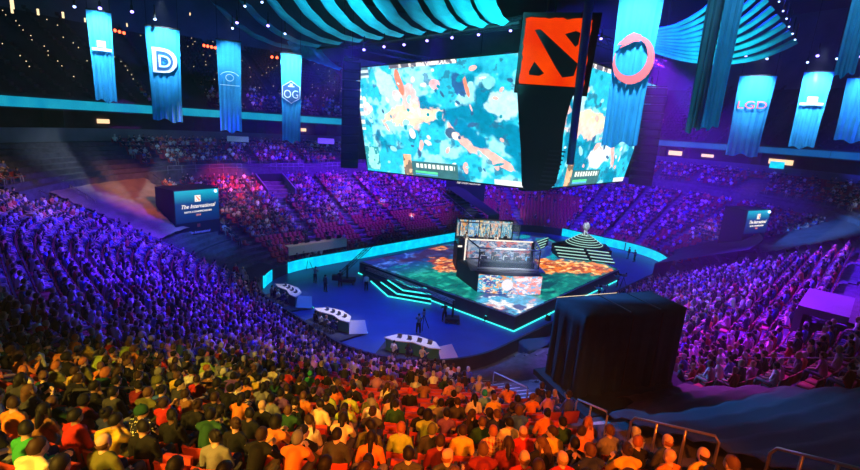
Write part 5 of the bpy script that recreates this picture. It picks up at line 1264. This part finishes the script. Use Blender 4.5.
# ------------------------------------------------------------------ desks and crew on the arena floor
M['desk_top'] = mat('desk_top', (.72, .66, .58), .5)
M['desk_teal'] = mat('desk_teal', (.05, .25, .28), .6)
def caster_desk(uv, rz, lab, w=5.2, nper=3, shirts_=('white', 'grey', 'navy'), which='', face=0):
    p = at(*uv, 1.1); p.z = 0; t = thing('commentary_desk', lab, 'desk', p, rz)
    pl = [(-w/2, 0), (-w/2+.7, .9), (0, 1.25), (w/2-.7, .9), (w/2, 0), (w/2-.9, -.15), (0, .15), (-w/2+.9, -.15)]
    MB().prism(pl, 1.02, 1.10).build('desk_top', M['desk_top'], t)
    pl2 = [(x*.93, y*.93+.03) for x, y in pl]; MB().prism(pl2, .15, 1.02).build('desk_body', M['desk_teal'], t)
    MB().prism([(-w/2-.2, -1.5), (w/2+.3, -1.5), (w/2+.8, 1.2), (0, 1.7), (-w/2-.4, 1.2)], .01, .15).build('plinth', M['dark'], t)
    MB().tube([(w/2+.8, 1.2, .1), (0, 1.7, .1), (-w/2-.4, 1.2, .1)], .05, 5).build('glow_strip', M['glow'], t)
    MB().add([(w/2+.1, -.1, .2), (w/2+1.1, .9, .2), (w/2+.4, 1.3, 1.0), (w/2-.4, .4, 1.0)], [(0, 1, 2, 3)]).build('lectern_board', M['desk_top'], t)
    MWd = Matrix.Translation(p) @ Matrix.Rotation(rz, 4, 'Z')
    for i in range(4):
        lp = MWd @ V((-w/2+1+i*(w-2)/3, .45, 1.10)); l = thing('laptop', 'open laptop on the %s desk, %s along it' % (which, ORD[i]), 'laptop', lp, rz, 'laptops on the %s desk' % which)
        MB().box((0, 0, .01), (.34, .24, .02)).build('keyboard_base', M['dark'], l); MB().box((0, .13, .12), (.34, .02, .22)).build('lid', M['grey'], l)
    for i in range(nper):
        x = -w/2+1.1+i*(w-2.2)/max(1, nper-1); pp = MWd @ V((x, -.75, .15)); c = shirts_[i % len(shirts_)]
        make_person(FIG[[0, 3, 5, 1][i % 4]][1], c, ['black', 'dark brown', 'blond'][i % 3], ['short', 'long', 'short'][i % 3], i % 2, 'navy', pp, rz, 'person in %s seated at the %s desk, %s along it' % (c, which, ORD[i]), 'people at the %s desk' % which)
        s = thing('tall_stool', 'dark stool at the %s desk, %s along it' % (which, ORD[i]), 'stool', pp, rz, 'stools at the %s desk' % which)
        MB().rings([(0, 0, .36, .2, .2), (0, 0, .44, .21, .21)], 12).build('seat', M['seat_dark'], s)
        for a in (.8, 2.4, 3.9, 5.5): MB().tube([(.1*math.cos(a), .1*math.sin(a), .38), (.22*math.cos(a), .22*math.sin(a), .01)], .02, 5).build('leg', M['steel'], s)
    return t
caster_desk((412, 343), -.30, 'white crescent commentary desk nearest the aisle steps, backs of two people before it', 4.3, 3, ('white', 'navy', 'cream'), 'closest white')
caster_desk((331, 315), -.60, 'cream commentary desk in the middle of three on the curved floor edge', 4.0, 4, ('black', 'white', 'grey', 'navy'), 'middle cream')
caster_desk((285, 290), -.80, 'cream commentary desk by the short cyan corner board', 4.0, 4, ('grey', 'black', 'cream', 'navy'), 'corner cream')
def crew(uv, pose, shirt, lab, z=0, turn=0, hk='short', grp='crew on the arena floor'):
    p = at(uv[0], uv[1], z)+V((0, 0, 0)); return make_person(FIGS[pose][1], shirt, 'black', hk, 1, 'black', p, turn, lab, grp)
def camera_tripod(uv, lab, rz=0, z=0):
    p = at(*uv, z); t = thing('broadcast_camera', lab, 'camera', p, rz)
    for a in (0.4, 2.5, 4.6): MB().tube([(0, 0, 1.25), (.5*math.cos(a), .5*math.sin(a), .01)], .03, 5).build('tripod_leg', M['black'], t)
    MB().box((0, 0, 1.48), (.24, .55, .3)).build('camera_body', M['grey'], t); MB().tube([(0, .27, 1.48), (0, .6, 1.48)], .09, 10).build('lens', M['black'], t); MB().box((0, -.2, 1.72), (.2, .1, .14)).build('viewfinder', M['black'], t)
    return t
crew((418, 334), 1, 'grey', 'camera operator in grey standing alone beyond the closest desk', 0, 0); camera_tripod((423, 329), 'broadcast camera on a tripod beyond the closest white desk')
crew((297, 268), 0, 'black', 'crew member in black standing before the platform end of the cyan board, first of three', 0, .5)
crew((304, 266), 1, 'black', 'crew member in black before the cyan board, middle of three', 0, .9)
crew((312, 264), 0, 'charcoal', 'crew member in charcoal before the cyan board, third of three', 0, -.5)
camera_tripod((308, 269), 'black broadcast camera between the crew at the cyan board')
crew((321, 262), 0, 'white', 'person in a white shirt standing against the cyan board', 0, 2.)
crew((315, 283), 1, 'grey', 'camera operator in grey beside the camera crane', 0, -.3)
crew((325, 292), 0, 'charcoal', 'crew member in charcoal between crane and cream desks', 0, -.6)
crew((366, 291), 0, 'cream', 'crew member in a pale top at the corner of the cyan stairs', 0, 0)
crew((628, 259), 0, 'black', 'dark silhouetted crew member beside the stage back, first of two', 0, 1.)
crew((634, 262), 1, 'navy', 'dark silhouetted crew member beside the stage back, second of two', 0, 1.)
crew((657, 258), 0, 'black', 'dark figure standing against the curved cyan board near the ramp', 0, 1.5)
crew((617, 287), 1, 'teal', 'cyan-lit camera operator by the stage corner, farther one', 0, 1.3); crew((598, 300), 1, 'teal', 'cyan-lit camera operator by the stage side, closer to the black box', 0, 1.3)
camera_tripod((622, 288), 'broadcast camera by the stage corner under cyan light', 1.3); camera_tripod((603, 301), 'broadcast camera by the stage side above the black box', 1.3)
# camera crane
cb = at(347, 283, 0); t = thing('camera_crane', 'black camera crane with long boom rising before the cyan board', 'camera crane', cb)
MB().box((0, 0, .35), (1.6, 1.0, .3)).build('dolly_base', M['black'], t)
for sx_ in (-1, 1):
    for sy_ in (-1, 1): MB().tube([(sx_*.7-.06, sy_*.5, .2), (sx_*.7+.06, sy_*.5, .2)], .2, 12).build('wheel', M['seat_dark'], t)
MB().tube([(0, 0, .5), (0, 0, 1.9)], .1, 8).build('column', M['black'], t)
tip = at_dist(381, 236, 53)-cb; truss(MB(), (-.8, -1.0, .9), tip, .28).build('boom_arm', M['black'], t)
MB().box((-.9, -1.1, .9), (.7, .5, .5)).build('counterweight', M['black'], t); MB().box(tip+V((0, 0, -.3)), (.35, .5, .35)).build('camera_head', M['black'], t)
crew((340, 287), 1, 'black', 'crane operator in black at the foot of the camera crane', 0, .3)
cb = at(450, 325, 0); t = thing('camera_crane', 'thin lattice camera boom lying across the cyan stage stairs', 'camera crane', at(452, 322, 0))
cb = V(t.location); MB().box((0, 0, .3), (1.2, .9, .3)).build('dolly_base', M['black'], t); MB().tube([(0, 0, .4), (0, 0, 1.8)], .09, 8).build('column', M['black'], t)
tip = at_dist(366, 268, 46)-cb; truss(MB(), (0, 0, 1.8), tip, .26).build('boom_arm', M['brass'], t); MB().box(tip, (.4, .4, .35)).build('camera_head', M['black'], t)
for sx_ in (-1, 1): MB().tube([(sx_*.5, -.5, .15), (sx_*.5, .5, .15)], .14, 10).build('wheel', M['seat_dark'], t)
crew((444, 322), 1, 'black', 'boom operator in black below the cyan stairs', 0, .3)
# stage floor lights around the platform
for i, (u, v) in enumerate([(447, 306), (460, 308), (486, 321), (503, 323), (548, 320), (362, 268), (369, 274)]):
    p = at(u, v, 0); f = thing('uplight', 'small black uplight on the floor at the stage foot, %s from the crane end' % ORD[[2, 3, 4, 5, 6, 0, 1][i]], 'light', p, 0, 'uplights at the stage foot')
    MB().rings([(0, 0, .01, .28, .28), (0, 0, .2, .25, .25), (0, 0, .5, .2, .2)], 12).build('lamp_body', M['black'], f); MB().rings([(0, 0, .5, .14, .14), (0, 0, .53, .12, .12)], 10).build('lens', M['glow'], f)
    spot('uplight_beam', p+V((0, 0, .7)), p+(V((*o0.xy, 0))-p).normalized()*.7+V((0, 0, 4)), (.1, .8, .9), 60, 50)
# production riser behind the cyan board
rp = at(303, 243, 1.4); rp = P(124.6, .9, 0)
n = NW(124.6); t = thing('production_riser', 'pale production counter with screens above the cyan board end', 'counter', P(123.8, 1.1, 1.35), math.atan2(-n.y, -n.x)-PI/2)
MB().box((0, 0, .55), (7.5, .12, .9)).build('front_panel', M['desk_top'], t); MB().box((0, -.4, 1.02), (7.5, .9, .07)).build('counter_top', M['desk_top'], t)
for i in range(5): MB().box((-3+i*1.4, -.5, 1.3), (.6, .05, .4)).build('monitor', M['black'], t)
for i, c in enumerate(('red', 'black', 'grey', 'red', 'white', 'navy')):
    qq = 126.4-i*1.05; p = P(qq, 2.1, rowz(2)); make_person(FIG[i % 4][1], c, 'black', 'short', 1, 'black', p, math.atan2(-n.y, -n.x)-PI/2, 'person in %s working at the production counter, %s from the ramp' % (c, ORD[i]), 'people at the production counter')
# small warm group at the curved rink corner
for i, (c, (u, v)) in enumerate((('red', (236, 278)), ('white', (243, 279)), ('cream', (246, 287)), ('salmon', (240, 290)))):
    d_ = ray(u, v); kk = 20.
    while True:
        X = CAM+d_*kk; s_, t_ = ST(X); q_, dd = qd(s_, t_)
        if X.z < Z0+RH*(dd/RD+.5)+.4: break
        kk += .1
    make_person(FIGS[0][1], c, 'blond', 'short', 0, 'black', P(q_, dd, surf(dd)), 0, 'standing person in %s in the warm lit group at the curved rink corner' % c, 'standing group at the rink corner')
# entrance signs
for (u, v, D, w, h, m_, lab) in [(238, 139, 66, 2.6, .7, 'logo_w', 'pale sign panel over the tunnel beyond the eye banner'), (326, 141, 72, 2.4, .8, 'logo_w', 'pale sign panel over the tunnel past the OG banner'), (777, 165, 88, 1.8, 1.0, 'led_cyan', 'small blue screen at the top of the orange-lit stairs')]:
    p = at_dist(u, v, D); d = CAM-p; s_ = MB().box((0, 0, 0), (w, .12, h), math.atan2(d.y, d.x)+PI/2).build('sign_panel', M[m_]); s_.location = p; tag(s_, lab, 'sign')
# far sign behind stage tunnel
p = at_dist(467, 188, 80); d = CAM-p; t = thing('tunnel_sign', 'dark sign lettered The International above the far tunnel', 'sign', p, math.atan2(d.y, d.x)+PI/2)
MB().box((0, 0, 0), (6.2, .3, 4.2)).build('panel', M['black'], t); text_mb('The International', .75, 'lettering', M['sign_w'], t, frame_m(V((0, -.2, .9)), V((1, 0, 0)), V((0, 0, 1))), .01, .35, .85)

# ------------------------------------------------------------------ light
w = bpy.data.worlds.new('world'); SC.world = w; w.use_nodes = True; w.node_tree.nodes['Background'].inputs[0].default_value = (.02, .04, .20, 1); w.node_tree.nodes['Background'].inputs[1].default_value = .04
BLUE = (.08, .07, 1); VIO = (.30, .06, 1); PUR = (.42, .07, 1)
def wash(src, q, d, col, power, ang=50, blend=.8, name='wash_light'): spot(name, src, P(q, d, Z0+.46*d+.8), col, power, ang, blend, .5)
for a in [
    ((24, -31), 137.5, 10, (.055, .004, 1), 95000, 46), ((26, -38), 133.8, 12, (.08, .012, 1), 40000, 34), ((24, -28), 4, 7, (.07, .005, 1), 75000, 40), ((23, -22), 12.5, 5, (.06, .006, 1), 45000, 38), ((24, -28), 4.5, 14, (.05, .004, 1), 80000, 26), ((24, -26), 10.5, 11.5, (.06, .006, 1), 42000, 26),
    ((42, -48), 117, 12, (.13, .008, 1), 75000, 70), ((52, -48), 103, 12, (.14, .008, 1), 75000, 70), ((59, -42), 89, 10, (.09, .006, 1), 75000, 70), ((59, -33), 74, 10, (.07, .005, 1), 95000, 75),
    ((58, -22), 66, 11, (.07, .005, 1), 70000, 55), ((48, -16), 44, 11, (.09, .006, 1), 110000, 65), ((40, -15), 30, 11, (.17, .006, 1), 130000, 60), ((34, -14), 22.6, 13, (.30, .01, .9), 80000, 26), ((34, -14), 20.4, 14.5, (.55, .03, .75), 40000, 20),
    ((30, -40), 126.6, 15, (1, .04, .03), 50000, 18), ((30, -40), 127.5, 11, (.8, .06, .15), 9000, 24), ((44, -16), 47.5, 16, (1, .05, .10), 16000, 16),
    ((19, -33), 130.9, 14.5, (1, .26, .10), 22000, 24), ((19, -33), 131.2, 7.5, (.04, .2, 1), 22000, 20), ((56, -20), 59.3, 14, (.03, .25, 1), 60000, 24),
    ((26, -28), 17.6, 14, (.01, .16, .7), 22000, 17), ((26, -28), 18.4, 21, (.12, .03, .5), 5000, 18), ((38, -15), 24.8, 17, (.6, .04, 1), 26000, 15), ((40, -48), 122.2, 14, (1, .10, .45), 12000, 14), ((58, -22), 66.3, 19, (1, .3, .1), 16000, 9)]:
    wash(W(*a[0], 22.6), a[1], a[2], a[3], a[4], a[5], .8)
# warm house lights over the closest seats
spot('house_light', V((1.8, -4.5, 20.5)), V((2.0, 4.6, 11.5)), (1, .17, .01), 14000, 36, .6, .3)
spot('house_light', V((-7.0, -4.5, 20.5)), V((-6.0, 4.8, 11.8)), (1, .58, .06), 14000, 36, .7, .3)
spot('house_light', V((-3, -4, 20.5)), V((-1.4, 4.8, 11.2)), (1, .30, .02), 5500, 34, .9, .3)
spot('house_light', W(6, -30, 24), P(135.2, 17.5, 9.5), (1, .55, .25), 6000, 30, .9, .5)
# floor, stage and canopy washes
for s_, t_, p_ in ((22, -30, 26000), (25, -22, 21100), (34, -41, 14000), (58, -20, 22000), (60, -40, 12000), (40, -18, 14000)):
    spot('floor_wash', W(s_, t_, 20), W(s_, t_, 0), (.01, .09, 1), p_*.6, 55, .9, .5)
spot('wash_light', W(19, -27, 20), P(AISLE_NEAR, 9, 4.5), (.12, .22, 1), 40000, 20, .9, .5)
spot('box_light', W(20, -24, 20), bl.lerp(br, .5)+V((0, 0, 1.2)), (.01, .30, 1), 34000, 20, .9, .5)
for uv, pw in (((409, 352), 1300), ((335, 325), 2000), ((285, 297), 1000)):
    p = at(*uv, 0); spot('desk_light', p+V((1.5, 1, 9)), p+V((0, 0, 1)), (1, .86, .72), pw, 40, .7, .3)
p = P(125, 1.5, 2); spot('desk_light', p+AX*2+BX*3+V((0, 0, 9)), p, (1, .6, .4), 500, 45, .7, .3)
p = at(242, 283, 2); spot('desk_light', p+AX*4+V((0, 0, 9)), p, (1, .75, .6), 500, 22, .7, .3)
spot('trophy_light', tp.location+AX*-6+V((0, 0, 14)), tp.location+V((0, 0, 4)), (.7, .85, 1), 5000, 16)
spot('canopy_light', at(430, 120, 15.5), at(410, 20, 25.0), (.06, .85, .95), 30000, 75, .9, .6)
spot('canopy_light', at_dist(330, 100, 36), at_dist(330, 22, 40), (.08, .80, 1), 8000, 75, .9, .6)
spot('canopy_light', at_dist(700, 120, 36), at_dist(705, 45, 44), (.08, .85, 1), 7000, 60, .9, .6)
spot('canopy_light', at_dist(520, 100, 30), at_dist(475, 8, 40), (.06, .85, .95), 14000, 60, .9, .6)
# upper level blue
for q_, pw, c_ in ((121, 30000, (.04, .10, 1)), (108, 24000, (.04, .10, 1)), (130, 5000, (.15, .15, .6)), (62, 110000, (.03, .03, 1)), (50, 120000, (.03, .03, 1)), (42, 100000, (.03, .03, 1)), (34, 60000, (.03, .03, 1)), (72, 12000, (.2, .05, .8))):
    spot('upper_wash', W(43, -30, 27), P(q_, DT+6, 20), c_, pw, 40, .9, .5)
for q_ in (124, 112, 130): spot('facia_wash', W(43, -30, 22), P(q_, DT, 12.8), (.10, .20, .8), 5000, 34, .9, .5)

hz = bpy.data.materials.new('haze'); hz.use_nodes = True; hn = hz.node_tree.nodes; hn.remove(hn['Principled BSDF'])
vs_ = hn.new('ShaderNodeVolumeScatter'); vs_.inputs['Density'].default_value = HAZE; vs_.inputs['Anisotropy'].default_value = .2; hz.node_tree.links.new(vs_.outputs[0], hn['Material Output'].inputs['Volume'])
ho = MB().box(W(43, -30, 19.9), (160, 160, 39.5), TH).build('haze', hz); tag(ho, 'thin stage smoke haze filling the whole arena air', 'haze', kind='stuff')
SC.cycles.volume_bounces = 0
for (u, v), (u2, v2), D, D2, c_, p_, an in (((132, 12), (128, 60), 47, 55, (.35, .05, 1), 30000, 9), ((817.5, 56), (812, 120), 57, 60, (.4, .1, 1), 26000, 9), ((746, 57), (735, 110), 55, 60, (.6, .03, 1), 12000, 10), ((100, 8.5), (104, 60), 47, 52, (.2, .1, 1), 14000, 9), ((237, 23), (245, 60), 48, 58, (.35, .05, 1), 16000, 9),
        ((415, 176), (412, 214), 50, 66, (.8, .7, 1), 50000, 3), ((389, 175), (382, 200), 50, 66, (.6, .4, 1), 30000, 4), ((545, 190), (520, 214), 45, 80, (.5, .4, 1), 26000, 4), ((502, 190), (470, 212), 45, 76, (.4, .5, 1), 20000, 4)):
    spot('beam_light', at_dist(u, v, D), at_dist(u2, v2, D2), c_, p_, an, .5, .1)
for (u, v) in over: spot('beam_light', at_dist(u, v, 41), at_dist(u-8, v+60, 43.5), (.12, .06, 1), 1500, 22, .8, .1)
SC.view_settings.view_transform = 'Standard'; SC.view_settings.look = 'None'; SC.view_settings.gamma = 1; SC.view_settings.exposure = .3
SC.cycles.use_denoising = True; SC.cycles.max_bounces = 4; SC.cycles.diffuse_bounces = 2; SC.cycles.glossy_bounces = 2; SC.cycles.transparent_max_bounces = 8
SC.cycles.sample_clamp_indirect = 4
